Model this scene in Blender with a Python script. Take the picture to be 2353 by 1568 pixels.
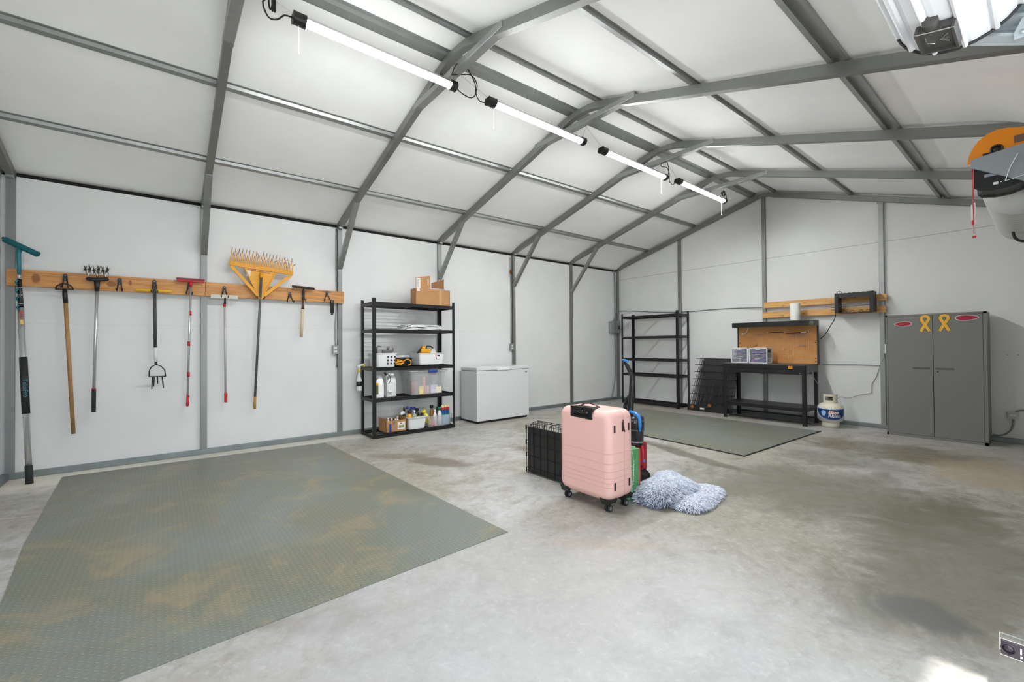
import bpy, math, random
from math import sin, cos, pi, radians, sqrt, atan2
from mathutils import Vector, Matrix
random.seed(7)
# tuning values
SKY = 3.9
SUN = 7.0
TUBE_E = 172.0
UPLIGHT_E = 8.0
WALLC = (219, 219, 217); CEILC = (246, 246, 244)
FL_A = (172, 171, 168); FL_B = (152, 147, 134); FL_C = (138, 132, 118)
# stains and painted daylight: x, y, rx, ry, rotation, colour, amount, softness
STAINS_AND_DAYLIGHT = [
    (4.75, 2.35, 1.35, 1.15, .2, (186, 186, 190), .42, .9), (.0, .2, .55, .9, 0, (222, 216, 202), .85, .8), (.12, 2.3, .16, 3.2, 0, (214, 208, 194), .7, .6),  # first: door daylight put in as colour; next two lighten the shaded left edge
    (4.75, 5.3, .95, .75, .5, (86, 84, 68), .62, .9), (4.9, 7.4, .8, .45, .1, (92, 82, 62), .70, .8), (4.6, 6.6, .5, .4, .1, (84, 86, 74), .5, .8), (5.6, 4.6, .4, 1.1, .0, (98, 94, 78), .7, .7),
    (2.35, 4.45, .30, .14, .2, (104, 92, 78), .75, .6), (2.0, 3.35, .36, .14, .5, (104, 92, 80), .75, .6), (1.5, 3.1, .3, .12, .9, (112, 98, 84), .5, .6),
    (3.55, 5.55, .70, .10, -.28, (92, 88, 74), .75, .4), (3.0, 5.75, .35, .10, -.1, (92, 88, 74), .6, .4),
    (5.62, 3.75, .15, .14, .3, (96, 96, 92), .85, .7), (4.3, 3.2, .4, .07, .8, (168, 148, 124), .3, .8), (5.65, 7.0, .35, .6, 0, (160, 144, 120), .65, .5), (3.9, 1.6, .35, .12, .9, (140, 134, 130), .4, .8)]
S = bpy.context.scene
for o in list(bpy.data.objects): bpy.data.objects.remove(o)
COL = S.collection

# ---------------------------------------------------------------- camera
YAW, PIT, ROL = 0.891889618, 0.00998530274, -0.00667920726
F_ = Vector((-sin(YAW)*cos(PIT), cos(YAW)*cos(PIT), sin(PIT)))
R_ = Vector((cos(YAW), sin(YAW), 0)); U_ = R_.cross(F_)
R2 = R_*cos(ROL)+U_*sin(ROL); U2 = -R_*sin(ROL)+U_*cos(ROL)
cam = bpy.data.cameras.new('camera'); cam.lens = 995.97/2353*36; cam.sensor_width = 36
cam.sensor_fit = 'HORIZONTAL'; cam.clip_start = 0.02; cam.clip_end = 200
co = bpy.data.objects.new('camera', cam); COL.objects.link(co)
co.matrix_world = Matrix(((R2.x, U2.x, -F_.x, 6.00087), (R2.y, U2.y, -F_.y, 1.115145), (R2.z, U2.z, -F_.z, 1.206824), (0, 0, 0, 1)))
S.camera = co
# ---------------------------------------------------------------- view
S.view_settings.view_transform = 'Standard'; S.view_settings.look = 'None'
S.view_settings.gamma = 1; S.view_settings.use_curve_mapping = False
S.view_settings.exposure = 0.0
# ---------------------------------------------------------------- sky (overcast daylight through the open door)
W = bpy.data.worlds.new('World'); S.world = W; W.use_nodes = True
bg = W.node_tree.nodes['Background']; bg.inputs[0].default_value = (0.80, 0.90, 1.0, 1); bg.inputs[1].default_value = SKY
pl = bpy.data.lights.new('door_opening_portal', 'AREA'); pl.shape = 'RECTANGLE'; pl.size = 3.25; pl.size_y = 2.3
pl.cycles.is_portal = True
po = bpy.data.objects.new('door_opening_portal', pl); COL.objects.link(po)
po.location = (6.17, 1.78, 1.15); po.rotation_euler = (pi/2, 0, pi/2)

sl_ = bpy.data.lights.new('sun', 'SUN'); sl_.energy = SUN; sl_.angle = radians(1.5); sl_.color = (1, .97, .92)
so = bpy.data.objects.new('sun', sl_); COL.objects.link(so); so.rotation_euler = Vector((.188, .0, 1)).to_track_quat('Z', 'Y').to_euler(); so.location = (9, 2, 12)
# ---------------------------------------------------------------- helpers
WL = {}
def tag(o, label=None, cat=None, group=None, kind=None):
    if label: o['label'] = label
    if cat: o['category'] = cat
    if group: o['group'] = group
    if kind: o['kind'] = kind
    return o
def T(name, label, cat, loc=(0, 0, 0), group=None, kind=None):
    o = bpy.data.objects.new(name, None); COL.objects.link(o); o.location = loc
    o.empty_display_size = 0.05; WL[o] = Vector(loc)
    return tag(o, label, cat, group, kind)
def dup(root, delta, label, group=None):
    def cp(o, par):
        c = o.copy(); COL.objects.link(c); c.parent = par
        for ch in o.children: cp(ch, c)
        return c
    r = cp(root, None); r.location = Vector(root.location)+Vector(delta); WL[r] = Vector(r.location)
    r['label'] = label
    if group: r['group'] = group
    return r

class MB:
    def __init__(s): s.v = []; s.f = []; s.m = []; s.sm = []; s.cur = 0; s.M = None
    def add(s, vs, fs, smooth=False):
        b = len(s.v)
        if s.M is not None: vs = [tuple(s.M @ Vector(p)) for p in vs]
        s.v += [tuple(p) for p in vs]
        for f in fs: s.f.append(tuple(i+b for i in f)); s.m.append(s.cur); s.sm.append(smooth)
        return s
    def box(s, a, b):
        x0, y0, z0 = [min(p, q) for p, q in zip(a, b)]; x1, y1, z1 = [max(p, q) for p, q in zip(a, b)]
        return s.add([(x0,y0,z0),(x1,y0,z0),(x1,y1,z0),(x0,y1,z0),(x0,y0,z1),(x1,y0,z1),(x1,y1,z1),(x0,y1,z1)],
                     [(0,3,2,1),(4,5,6,7),(0,1,5,4),(1,2,6,5),(2,3,7,6),(3,0,4,7)])
    def tube(s, pts, r, n=8, caps=True, closed=False, flat=1.0, up=None):
        pts = [Vector(p) for p in pts]; N = len(pts)
        rr = r if isinstance(r, (list, tuple)) else [r]*N
        vs = []; pn = None
        for i, p in enumerate(pts):
            if closed: t = pts[(i+1) % N]-pts[i-1]
            else: t = (pts[min(i+1, N-1)]-pts[max(i-1, 0)])
            if t.length < 1e-9: t = Vector((0, 0, 1))
            t.normalize()
            if pn is None:
                a = Vector(up) if up else (Vector((0, 0, 1)) if abs(t.z) < 0.9 else Vector((1, 0, 0)))
                pn = (a - t*a.dot(t)).normalized()
            else: pn = (pn - t*pn.dot(t)).normalized()
            bn = t.cross(pn)
            for k in range(n):
                a = 2*pi*(k+.5)/n
                vs.append(p + pn*(cos(a)*rr[i]*flat) + bn*(sin(a)*rr[i]))
        fs = []
        for i in range(N if closed else N-1):
            j = (i+1) % N
            for k in range(n):
                l = (k+1) % n
                fs.append((i*n+k, i*n+l, j*n+l, j*n+k))
        if caps and not closed:
            fs.append(tuple(range(n-1, -1, -1))); fs.append(tuple((N-1)*n+k for k in range(n)))
        return s.add(vs, fs, n > 6)
    def cyl(s, a, b, r, n=16, r2=None): return s.tube([a, b], [r, r if r2 is None else r2], n)
    def bar(s, a, b, w, h, up=(0, 0, 1)):     # rectangular bar from a to b, w across, h along up
        a = Vector(a); b = Vector(b); t = (b-a).normalized(); u = Vector(up); u = (u-t*u.dot(t)).normalized(); w_ = t.cross(u)
        vs = []
        for p in (a, b):
            for (i, j) in ((-1,-1),(1,-1),(1,1),(-1,1)): vs.append(p+w_*(i*w/2)+u*(j*h/2))
        return s.add(vs, [(0,1,2,3),(7,6,5,4),(0,4,5,1),(1,5,6,2),(2,6,7,3),(3,7,4,0)])
    def lathe(s, prof, c=(0, 0, 0), n=24, axis='z'):
        vs = []; fs = []
        for (r, h) in prof:
            for k in range(n):
                a = 2*pi*k/n
                p = (r*cos(a), r*sin(a), h)
                if axis == 'y': p = (r*cos(a), h, r*sin(a))
                if axis == 'x': p = (h, r*cos(a), r*sin(a))
                vs.append((p[0]+c[0], p[1]+c[1], p[2]+c[2]))
        for i in range(len(prof)-1):
            for k in range(n): l = (k+1) % n; fs.append((i*n+k, i*n+l, (i+1)*n+l, (i+1)*n+k))
        fs.append(tuple(range(n-1, -1, -1))); fs.append(tuple((len(prof)-1)*n+k for k in range(n)))
        return s.add(vs, fs, True)
    def prism(s, poly, axis, a, b):           # poly in the two other axes, extruded along axis from a to b
        def mk(p, h):
            if axis == 'y': return (p[0], h, p[1])
            if axis == 'x': return (h, p[0], p[1])
            return (p[0], p[1], h)
        n = len(poly)
        vs = [mk(p, a) for p in poly]+[mk(p, b) for p in poly]
        fs = [tuple(range(n)), tuple(range(2*n-1, n-1, -1))]+[(i, (i+1) % n, n+(i+1) % n, n+i) for i in range(n)]
        return s.add(vs, fs)
    def ball(s, c, r, n=12, sc=(1, 1, 1)):
        prof = []
        vs = []; fs = []
        m = n//2
        for i in range(1, m):
            th = pi*i/m
            for k in range(n):
                a = 2*pi*k/n; vs.append((c[0]+r*sc[0]*sin(th)*cos(a), c[1]+r*sc[1]*sin(th)*sin(a), c[2]+r*sc[2]*cos(th)))
        vs.append((c[0], c[1], c[2]+r*sc[2])); vs.append((c[0], c[1], c[2]-r*sc[2]))
        for i in range(m-2):
            for k in range(n): l = (k+1) % n; fs.append((i*n+k, (i+1)*n+k, (i+1)*n+l, i*n+l))
        t = len(vs)-2
        for k in range(n): l = (k+1) % n; fs.append((t, k, l)); fs.append((t+1, (m-2)*n+l, (m-2)*n+k))
        return s.add(vs, fs, True)
    def tub(s, x0, x1, y0, y1, z0, z1, tp=0.85, th=0.003, rim=0.012, rad=0.03, seg=4):   # open tapered container
        cx, cy = (x0+x1)/2, (y0+y1)/2
        def ring(k, e, z):
            hx, hy = (x1-x0)/2*k+e, (y1-y0)/2*k+e; r = min(rad, hx*.8, hy*.8); o = []
            for (sx, sy, a0) in ((1,1,0),(-1,1,pi/2),(-1,-1,pi),(1,-1,3*pi/2)):
                for i in range(seg+1):
                    a = a0+pi/2*i/seg; o.append((cx+sx*(hx-r)+r*cos(a), cy+sy*(hy-r)+r*sin(a), z))
            return o
        rings = [ring(tp, 0, z0), ring(1, 0, z1-.006), ring(1, rim, z1-.006), ring(1, rim, z1), ring(1, -th, z1), ring(tp, -th, z0+th)]
        n = len(rings[0]); vs = sum(rings, []); fs = []
        for i in range(5):
            for k in range(n): l = (k+1) % n; fs.append((i*n+k, i*n+l, (i+1)*n+l, (i+1)*n+k))
        fs.append(tuple(range(n-1, -1, -1))); fs.append(tuple(5*n+k for k in range(n)))
        return s.add(vs, fs)
    def text(s, st, size, M, ext=0.0, warp=None, align='CENTER', off=0):
        cu = bpy.data.curves.new('tmp', 'FONT'); cu.body = st; cu.size = size; cu.align_x = align; cu.align_y = 'CENTER'
        cu.extrude = ext; cu.offset = off; cu.resolution_u = 3
        to = bpy.data.objects.new('tmp', cu); COL.objects.link(to)
        dg = bpy.context.evaluated_depsgraph_get(); me = bpy.data.meshes.new_from_object(to.evaluated_get(dg))
        vs = [M @ v.co for v in me.vertices]
        if warp: vs = [warp(v) for v in vs]
        s.add(vs, [tuple(p.vertices) for p in me.polygons])
        bpy.data.objects.remove(to); bpy.data.curves.remove(cu); bpy.data.meshes.remove(me)
        return s
    def build(s, name, mats, parent=None, label=None, bevel=0, kind=None, cat=None, group=None, recalc=False):
        if not isinstance(mats, (list, tuple)): mats = [mats]
        off = Vector((0, 0, 0))
        p = parent
        if p is not None: off = WL.get(p, Vector((0, 0, 0)))
        me = bpy.data.meshes.new(name)
        me.from_pydata([tuple(Vector(v)-off) for v in s.v], [], s.f)
        for m in mats: me.materials.append(m)
        me.polygons.foreach_set('material_index', s.m); me.polygons.foreach_set('use_smooth', s.sm)
        me.update()
        if recalc:
            import bmesh
            bm = bmesh.new(); bm.from_mesh(me); bmesh.ops.recalc_face_normals(bm, faces=bm.faces); bm.to_mesh(me); bm.free()
        o = bpy.data.objects.new(name, me); COL.objects.link(o)
        if parent is not None: o.parent = parent
        WL[o] = off
        if bevel:
            b = o.modifiers.new('bevel', 'BEVEL'); b.width = bevel; b.segments = 3 if bevel > .01 else 2; b.limit_method = 'ANGLE'; b.angle_limit = radians(40)
        return tag(o, label, cat, group, kind)
def arc(c, r, a0, a1, n, plane='xz', y=0):
    o = []
    for i in range(n+1):
        a = a0+(a1-a0)*i/n
        p = (c[0]+r*cos(a), c[1]+r*sin(a))
        o.append((p[0], y, p[1]) if plane == 'xz' else ((y, p[0], p[1]) if plane == 'yz' else (p[0], p[1], y)))
    return o

# ---------------------------------------------------------------- materials
def srgb(r, g, b):
    f = lambda c: ((c/255)/12.92 if c/255 <= .04045 else (((c/255)+.055)/1.055)**2.4)
    return (f(r), f(g), f(b), 1)
MC = {}
def mat(name, rgb, rough=.5, metal=0, var=0.0, vs=6, bump=0, bs=60, stretch=None, alpha=1, trans=0, spec=.5, rvar=0):
    if name in MC: return MC[name]
    m = bpy.data.materials.new(name); m.use_nodes = True; nt = m.node_tree; b = nt.nodes['Principled BSDF']
    c = srgb(*rgb)
    b.inputs['Base Color'].default_value = c; b.inputs['Roughness'].default_value = rough; b.inputs['Metallic'].default_value = metal
    b.inputs['Specular IOR Level'].default_value = spec
    if alpha < 1: b.inputs['Alpha'].default_value = alpha
    if trans: b.inputs['Transmission Weight'].default_value = trans
    tc = nt.nodes.new('ShaderNodeTexCoord'); mp = nt.nodes.new('ShaderNodeMapping')
    nt.links.new(tc.outputs['Object'], mp.inputs[0])
    if stretch: mp.inputs['Scale'].default_value = stretch
    if var or rvar:
        n = nt.nodes.new('ShaderNodeTexNoise'); n.inputs['Scale'].default_value = vs; n.inputs['Detail'].default_value = 5
        nt.links.new(mp.outputs[0], n.inputs['Vector'])
        if var:
            r = nt.nodes.new('ShaderNodeValToRGB'); r.color_ramp.elements[0].position = .3; r.color_ramp.elements[1].position = .7
            r.color_ramp.elements[0].color = (c[0]*(1-var), c[1]*(1-var), c[2]*(1-var), 1)
            r.color_ramp.elements[1].color = (min(1, c[0]*(1+var)), min(1, c[1]*(1+var)), min(1, c[2]*(1+var)), 1)
            nt.links.new(n.outputs[0], r.inputs[0]); nt.links.new(r.outputs[0], b.inputs['Base Color'])
        if rvar:
            q = nt.nodes.new('ShaderNodeMapRange'); q.inputs[3].default_value = rough-rvar; q.inputs[4].default_value = rough+rvar
            nt.links.new(n.outputs[0], q.inputs[0]); nt.links.new(q.outputs[0], b.inputs['Roughness'])
    if bump:
        n2 = nt.nodes.new('ShaderNodeTexNoise'); n2.inputs['Scale'].default_value = bs; n2.inputs['Detail'].default_value = 3
        nt.links.new(mp.outputs[0], n2.inputs['Vector'])
        bp = nt.nodes.new('ShaderNodeBump'); bp.inputs['Strength'].default_value = bump; bp.inputs['Distance'].default_value = .01
        nt.links.new(n2.outputs[0], bp.inputs['Height']); nt.links.new(bp.outputs[0], b.inputs['Normal'])
    MC[name] = m; return m
class NT:
    def __init__(s, m): s.nt = m.node_tree; s.b = s.nt.nodes['Principled BSDF']
    def n(s, t, **k):
        x = s.nt.nodes.new(t)
        for a, v in k.items(): setattr(x, a, v)
        return x
    def put(s, inp, v):
        if hasattr(v, 'node'): s.nt.links.new(v, inp)
        else: inp.default_value = v
    def math(s, op, a, b=0.0, c=0.0, clamp=False):
        x = s.n('ShaderNodeMath', operation=op); x.use_clamp = clamp; s.put(x.inputs[0], a); s.put(x.inputs[1], b); s.put(x.inputs[2], c); return x.outputs[0]
    def mix(s, f, a, b, bt='MIX'):
        x = s.n('ShaderNodeMix', data_type='RGBA', blend_type=bt); s.put(x.inputs[0], f); s.put(x.inputs[6], a); s.put(x.inputs[7], b); return x.outputs[2]
    def noise(s, vec, sc, det=4, rough=.55, dist=0):
        x = s.n('ShaderNodeTexNoise'); s.put(x.inputs['Vector'], vec); x.inputs['Scale'].default_value = sc; x.inputs['Detail'].default_value = det
        x.inputs['Roughness'].default_value = rough; x.inputs['Distortion'].default_value = dist; return x.outputs[0]
    def ramp(s, v, lo, hi, a=0.0, b=1.0):
        x = s.n('ShaderNodeMapRange', interpolation_type='SMOOTHSTEP'); s.put(x.inputs[0], v)
        x.inputs[1].default_value = lo; x.inputs[2].default_value = hi; x.inputs[3].default_value = a; x.inputs[4].default_value = b; return x.outputs[0]
    def mapping(s, vec, sc=(1, 1, 1), rot=(0, 0, 0), loc=(0, 0, 0)):
        x = s.n('ShaderNodeMapping'); s.put(x.inputs[0], vec); x.inputs[1].default_value = loc; x.inputs[2].default_value = rot; x.inputs[3].default_value = sc; return x.outputs[0]
def newmat(name, rough=.5):
    m = bpy.data.materials.new(name); m.use_nodes = True; n = NT(m); n.b.inputs['Roughness'].default_value = rough
    tc = n.n('ShaderNodeTexCoord'); n.obj = tc.outputs['Object']; MC[name] = m; return m, n

# concrete slab: streaky trowelled grey with tan clouds and dark damp stains of their own shape, plus painted daylight
def floor_mat():
    m, n = newmat('concrete', .45); P = n.obj
    st = n.mapping(P, (1, .8, 1), (0, 0, radians(-40)))
    big = n.noise(st, .55, 4, .6, .6); med = n.noise(st, 2.2, 6, .65, 1.2); fine = n.noise(st, 11, 6, .7, .8); grit = n.noise(P, 90, 2, .5)
    base = n.mix(n.ramp(big, .36, .64), srgb(*FL_A), srgb(*FL_B))
    base = n.mix(n.math('MULTIPLY', n.ramp(med, .45, .68), .75), base, srgb(*FL_C))
    base = n.mix(n.math('MULTIPLY', n.ramp(fine, .48, .72), .6), base, srgb(122, 116, 104))
    base = n.mix(n.math('MULTIPLY', n.ramp(fine, .46, .25), .35), base, srgb(192, 190, 184))
    mot = n.noise(P, 26, 6, .75, .4)
    base = n.mix(n.math('MULTIPLY', n.ramp(mot, .50, .70), .38), base, srgb(112, 106, 94))
    base = n.mix(n.math('MULTIPLY', n.ramp(mot, .48, .32), .30), base, srgb(206, 205, 200))
    sep = n.n('ShaderNodeSeparateXYZ'); n.put(sep.inputs[0], P)
    wob = n.math('MULTIPLY', n.math('SUBTRACT', n.noise(P, 2.4, 7, .72, .8), .5), 2.0)
    def stain_or_daylight(base, cx, cy, rx, ry, rot, col, amt, soft=.5):
        dx = n.math('SUBTRACT', sep.outputs[0], cx); dy = n.math('SUBTRACT', sep.outputs[1], cy)
        c, s_ = cos(rot), sin(rot)
        u = n.math('DIVIDE', n.math('ADD', n.math('MULTIPLY', dx, c), n.math('MULTIPLY', dy, s_)), rx)
        v = n.math('DIVIDE', n.math('SUBTRACT', n.math('MULTIPLY', dy, c), n.math('MULTIPLY', dx, s_)), ry)
        r = n.math('SQRT', n.math('ADD', n.math('MULTIPLY', u, u), n.math('MULTIPLY', v, v)))
        r = n.math('ADD', r, wob)
        f = n.math('MULTIPLY', n.ramp(r, 1.0+soft/2, 1.0-soft/2), amt)
        return n.mix(f, base, srgb(*col))
    for a in STAINS_AND_DAYLIGHT: base = stain_or_daylight(base, *a)
    n.put(n.b.inputs['Base Color'], base)
    n.put(n.b.inputs['Roughness'], n.ramp(med, .3, .7, .34, .6))
    bp = n.n('ShaderNodeBump'); bp.inputs['Strength'].default_value = .15; bp.inputs['Distance'].default_value = .004
    n.put(bp.inputs['Height'], n.math('ADD', fine, n.math('MULTIPLY', grit, .5))); n.put(n.b.inputs['Normal'], bp.outputs[0])
    return m
def mat_mat(name, dust):
    m, n = newmat(name, .5); P = n.obj
    s_ = .026
    sep = n.n('ShaderNodeSeparateXYZ'); n.put(sep.inputs[0], P)
    u = n.math('DIVIDE', sep.outputs[0], s_); v = n.math('DIVIDE', sep.outputs[1], s_)
    cu, cv = n.math('FLOOR', u), n.math('FLOOR', v)
    par = n.math('SUBTRACT', n.math('MULTIPLY', n.math('FLOORED_MODULO', n.math('ADD', cu, cv), 2.0), 2.0), 1.0)
    lx = n.math('SUBTRACT', n.math('SUBTRACT', u, cu), .5); ly = n.math('MULTIPLY', n.math('SUBTRACT', n.math('SUBTRACT', v, cv), .5), par)
    a = n.math('DIVIDE', n.math('ADD', lx, ly), .62); b = n.math('DIVIDE', n.math('SUBTRACT', lx, ly), .17)
    r = n.math('SQRT', n.math('ADD', n.math('MULTIPLY', a, a), n.math('MULTIPLY', b, b)))
    bar = n.ramp(r, 1.15, .75)
    big = n.noise(P, .9, 4, .6, .8); med = n.noise(P, 2.6, 6, .7, .8); fine = n.noise(P, 30, 3, .6)
    base = n.mix(n.ramp(big, .4, .62), srgb(108, 109, 95), srgb(112, 118, 112))
    base = n.mix(n.math('MULTIPLY', n.ramp(med, .48, .70), dust), base, srgb(158, 138, 104))
    base = n.mix(n.math('MULTIPLY', n.ramp(n.noise(P, 1.1, 6, .65, 1.0), .56, .68), dust*.8), base, srgb(146, 118, 92))
    base = n.mix(n.math('MULTIPLY', bar, .34), base, srgb(168, 168, 150))
    n.put(n.b.inputs['Base Color'], base)
    bp = n.n('ShaderNodeBump'); bp.inputs['Strength'].default_value = .8; bp.inputs['Distance'].default_value = .003
    n.put(bp.inputs['Height'], n.math('ADD', bar, n.math('MULTIPLY', fine, .15))); n.put(n.b.inputs['Normal'], bp.outputs[0])
    n.b.inputs['Roughness'].default_value = .42
    return m
def wood_mat(name, dark, light, axis, knots=(), other=2):
    m, n = newmat(name, .5); P = n.obj
    sc = [14, 14, 14]; sc[axis] = 1.1
    g = n.noise(n.mapping(P, tuple(sc)), 1.6, 6, .6, 1.6); g2 = n.noise(n.mapping(P, tuple(c*3 for c in sc)), 2.5, 3, .6)
    base = n.mix(n.ramp(g, .35, .68), srgb(*light), srgb(*dark))
    base = n.mix(n.math('MULTIPLY', n.ramp(g2, .55, .7), .25), base, srgb(*dark))
    sep = n.n('ShaderNodeSeparateXYZ'); n.put(sep.inputs[0], P)
    wob = n.math('MULTIPLY', n.math('SUBTRACT', n.noise(P, 14, 4), .5), 1.1)
    for (a, z, ra, rz) in knots:
        u = n.math('DIVIDE', n.math('SUBTRACT', sep.outputs[axis], a), ra); v = n.math('DIVIDE', n.math('SUBTRACT', sep.outputs[other], z), rz)
        r = n.math('ADD', n.math('SQRT', n.math('ADD', n.math('MULTIPLY', u, u), n.math('MULTIPLY', v, v))), wob)
        base = n.mix(n.math('MULTIPLY', n.ramp(r, 1.2, .7), .75), base, srgb(112, 62, 24))
    n.put(n.b.inputs['Base Color'], base); return m
def wall_mat(name, rgb, seams=(), axis=2, hatch=True):
    m, n = newmat(name, .42); P = n.obj
    base = n.mix(n.ramp(n.noise(P, 1.5, 4), .35, .65), srgb(*rgb), srgb(*[c-5 for c in rgb]))
    sep = n.n('ShaderNodeSeparateXYZ'); n.put(sep.inputs[0], P)
    h = n.noise(P, 3.0, 3, .5)
    for (z, w, amt) in seams:
        d = n.math('ABSOLUTE', n.math('SUBTRACT', n.math('ADD', sep.outputs[axis], n.math('MULTIPLY', n.noise(P, .8, 2), .03)), z))
        base = n.mix(n.math('MULTIPLY', n.ramp(d, w, w*.4), amt), base, srgb(110, 110, 106))
    n.put(n.b.inputs['Base Color'], base)
    w = n.n('ShaderNodeTexVoronoi', distance='EUCLIDEAN'); n.put(w.inputs['Vector'], P); w.inputs['Scale'].default_value = 110
    bp = n.n('ShaderNodeBump'); bp.inputs['Strength'].default_value = .18; bp.inputs['Distance'].default_value = .004
    n.put(bp.inputs['Height'], n.math('ADD', n.math('MULTIPLY', w.outputs[0], .35), n.math('MULTIPLY', h, 6.0))); n.put(n.b.inputs['Normal'], bp.outputs[0])
    n.b.inputs['Specular IOR Level'].default_value = .45
    return m
def emis(name, rgb, st):
    m = bpy.data.materials.new(name); m.use_nodes = True; b = m.node_tree.nodes['Principled BSDF']
    b.inputs['Base Color'].default_value = (1, 1, 1, 1); b.inputs['Emission Color'].default_value = (*rgb, 1); b.inputs['Emission Strength'].default_value = st
    return m
GALV = mat('galvanised_steel', (134, 135, 132), .45, .7, .10, 3, .05, 40, rvar=.08)
GALV2 = mat('galvanised_hat_channel', (152, 154, 152), .40, .7, .10, 5, .05, 40, rvar=.08)
GALVD = mat('galvanised_base_rail', (126, 134, 133), .45, .55, .15, 4, .05, 30)
DARK = mat('dark_gap', (30, 30, 28), .9)
BLK = mat('black_powder_coat', (26, 26, 27), .38, .2, .1, 20, .03, 200)
BLKP = mat('black_plastic', (22, 22, 23), .42)
BLKR = mat('black_rubber', (30, 30, 31), .7)
WHT = mat('white_enamel', (205, 206, 205), .28)
WHTP = mat('white_plastic', (224, 225, 224), .38)
ALU = mat('brushed_aluminium', (200, 201, 203), .3, .8, .06, 40, stretch=(1, 1, .05))
CHR = mat('bright_zinc', (205, 205, 200), .25, .9)
RED = mat('red_plastic', (186, 22, 36), .38)
YEL = mat('yellow_plastic', (226, 158, 22), .42, 0, .08, 12)
YEL2 = mat('yellow_grip', (222, 170, 34), .5)
TEAL = mat('teal_plastic', (22, 110, 124), .42)
TEALF = mat('teal_fibre', (16, 92, 100), .9, 0, .3, 90, .6, 160)
WOODH = mat('ash_handle', (158, 118, 74), .55, 0, .28, 10, .05, 60, (3, 3, .4))
WOODL = mat('pale_handle', (216, 192, 158), .5, 0, .1, 10, .05, 60, (3, 3, .4))
CARD = mat('cardboard', (176, 130, 86), .8, 0, .06, 8, .05, 80)
CARDD = mat('cardboard_inside', (140, 100, 66), .85, 0, .08, 8)
GRYB = mat('grey_box_metal', (150, 152, 150), .45, .3)
PAPER = mat('white_paper', (226, 225, 220), .8, 0, .04, 20, .2, 60)
CABG = mat('grey_cabinet_paint', (112, 112, 107), .45, 0, .03, 2, .02, 150)
ORG = mat('orange_plastic', (232, 138, 8), .4)
BLUE = mat('blue_plastic', (48, 132, 214), .38)
DBLUE = mat('dark_blue_plastic', (28, 60, 150), .4)
GRN = mat('green_fabric', (78, 142, 88), .7, 0, .06, 12, .08, 90)
PINK = mat('pink_shell', (230, 183, 174), .45, 0, .02, 6, .02, 120)
CREAM = mat('cream_paint', (214, 208, 190), .4, 0, .04, 10)
def clear(name, rgb, alpha):
    m = mat(name, rgb, .25, alpha=alpha); return m
CLR = clear('clear_plastic', (212, 214, 214), .30)
# ================================================================ SETTING
YB = [0.0236, 1.4826, 2.981, 4.512, 6.0133, 7.5037, 9.0]
EAV = [2.790, 2.790, 2.800, 2.815, 2.830, 2.840, 2.850]
RID = [3.550, 3.565, 3.595, 3.632, 3.662, 3.676, 3.690]
RX = 6.0
def lerpY(L, y):
    if y <= YB[0]: return L[0]
    for i in range(6):
        if y <= YB[i+1]: return L[i]+(L[i+1]-L[i])*(y-YB[i])/(YB[i+1]-YB[i])
    return L[6]
def Uz(x, y):
    e, r = lerpY(EAV, y), lerpY(RID, y); w = r-.965
    return e+(r-e)*x/3.0 if x <= 3 else r-(r-w)*(x-3)/3.0
def Cz(x, y):   # underside of the white roof lining
    b = Uz(x, y)+.110
    if x < .32: t = (x+.05)/.37; t = max(0, t); b = (2.862)*(1-t)**2+b*(1-(1-t)**2)
    if x > 5.7: t = max(0, (6.05-x)/.35); b = (Uz(6, y)+.03)*(1-t)**2+b*(1-(1-t)**2)
    return b
WALLM = wall_mat('white_wall_lining', WALLC, ((1.46, .004, .10),))
WALLF = wall_mat('white_far_wall_lining', WALLC, ((2.655, .006, .55),))
CEILM = wall_mat('white_roof_lining', CEILC); CEILM.node_tree.nodes['Principled BSDF'].inputs['Specular IOR Level'].default_value = .2; CEILM.node_tree.nodes['Principled BSDF'].inputs['Roughness'].default_value = .6
# floor slab and the ground outside the door
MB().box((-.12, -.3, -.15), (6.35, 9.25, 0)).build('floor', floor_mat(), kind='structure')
APR = mat('outdoor_concrete', (222, 220, 216), .8, 0, .08, 2, .1, 40)
MB().box((6.35, -8, -.2), (14, 18, -.02)).build('ground', APR, kind='structure')
# walls
MB().box((-.10, -.10, 0), (-.04, 9.10, 2.815)).build('wall_left', WALLM, kind='structure')
MB().prism([(-.10, 0), (6.16, 0), (6.16, 2.87), (3, 3.87), (-.10, 3.00)], 'y', 9.042, 9.10).build('wall_far', WALLF, kind='structure')
MB().prism([(-.10, 0), (6.16, 0), (6.16, 2.74), (3, 3.73), (-.10, 2.95)], 'y', -.10, -.040).build('wall_near', WALLM, kind='structure')
w = MB()
for (a, b, z0, z1) in ((-.10, .15, 0, 2.85), (.15, 3.42, 2.33, 2.85), (3.42, 5.2, 0, 2.86), (5.2, 6.4, 1.98, 2.85), (6.4, 9.10, 0, 2.85)):
    w.box((6.09, a, z0), (6.15, b, z1))
w.build('wall_right', WALLM, kind='structure')
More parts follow.
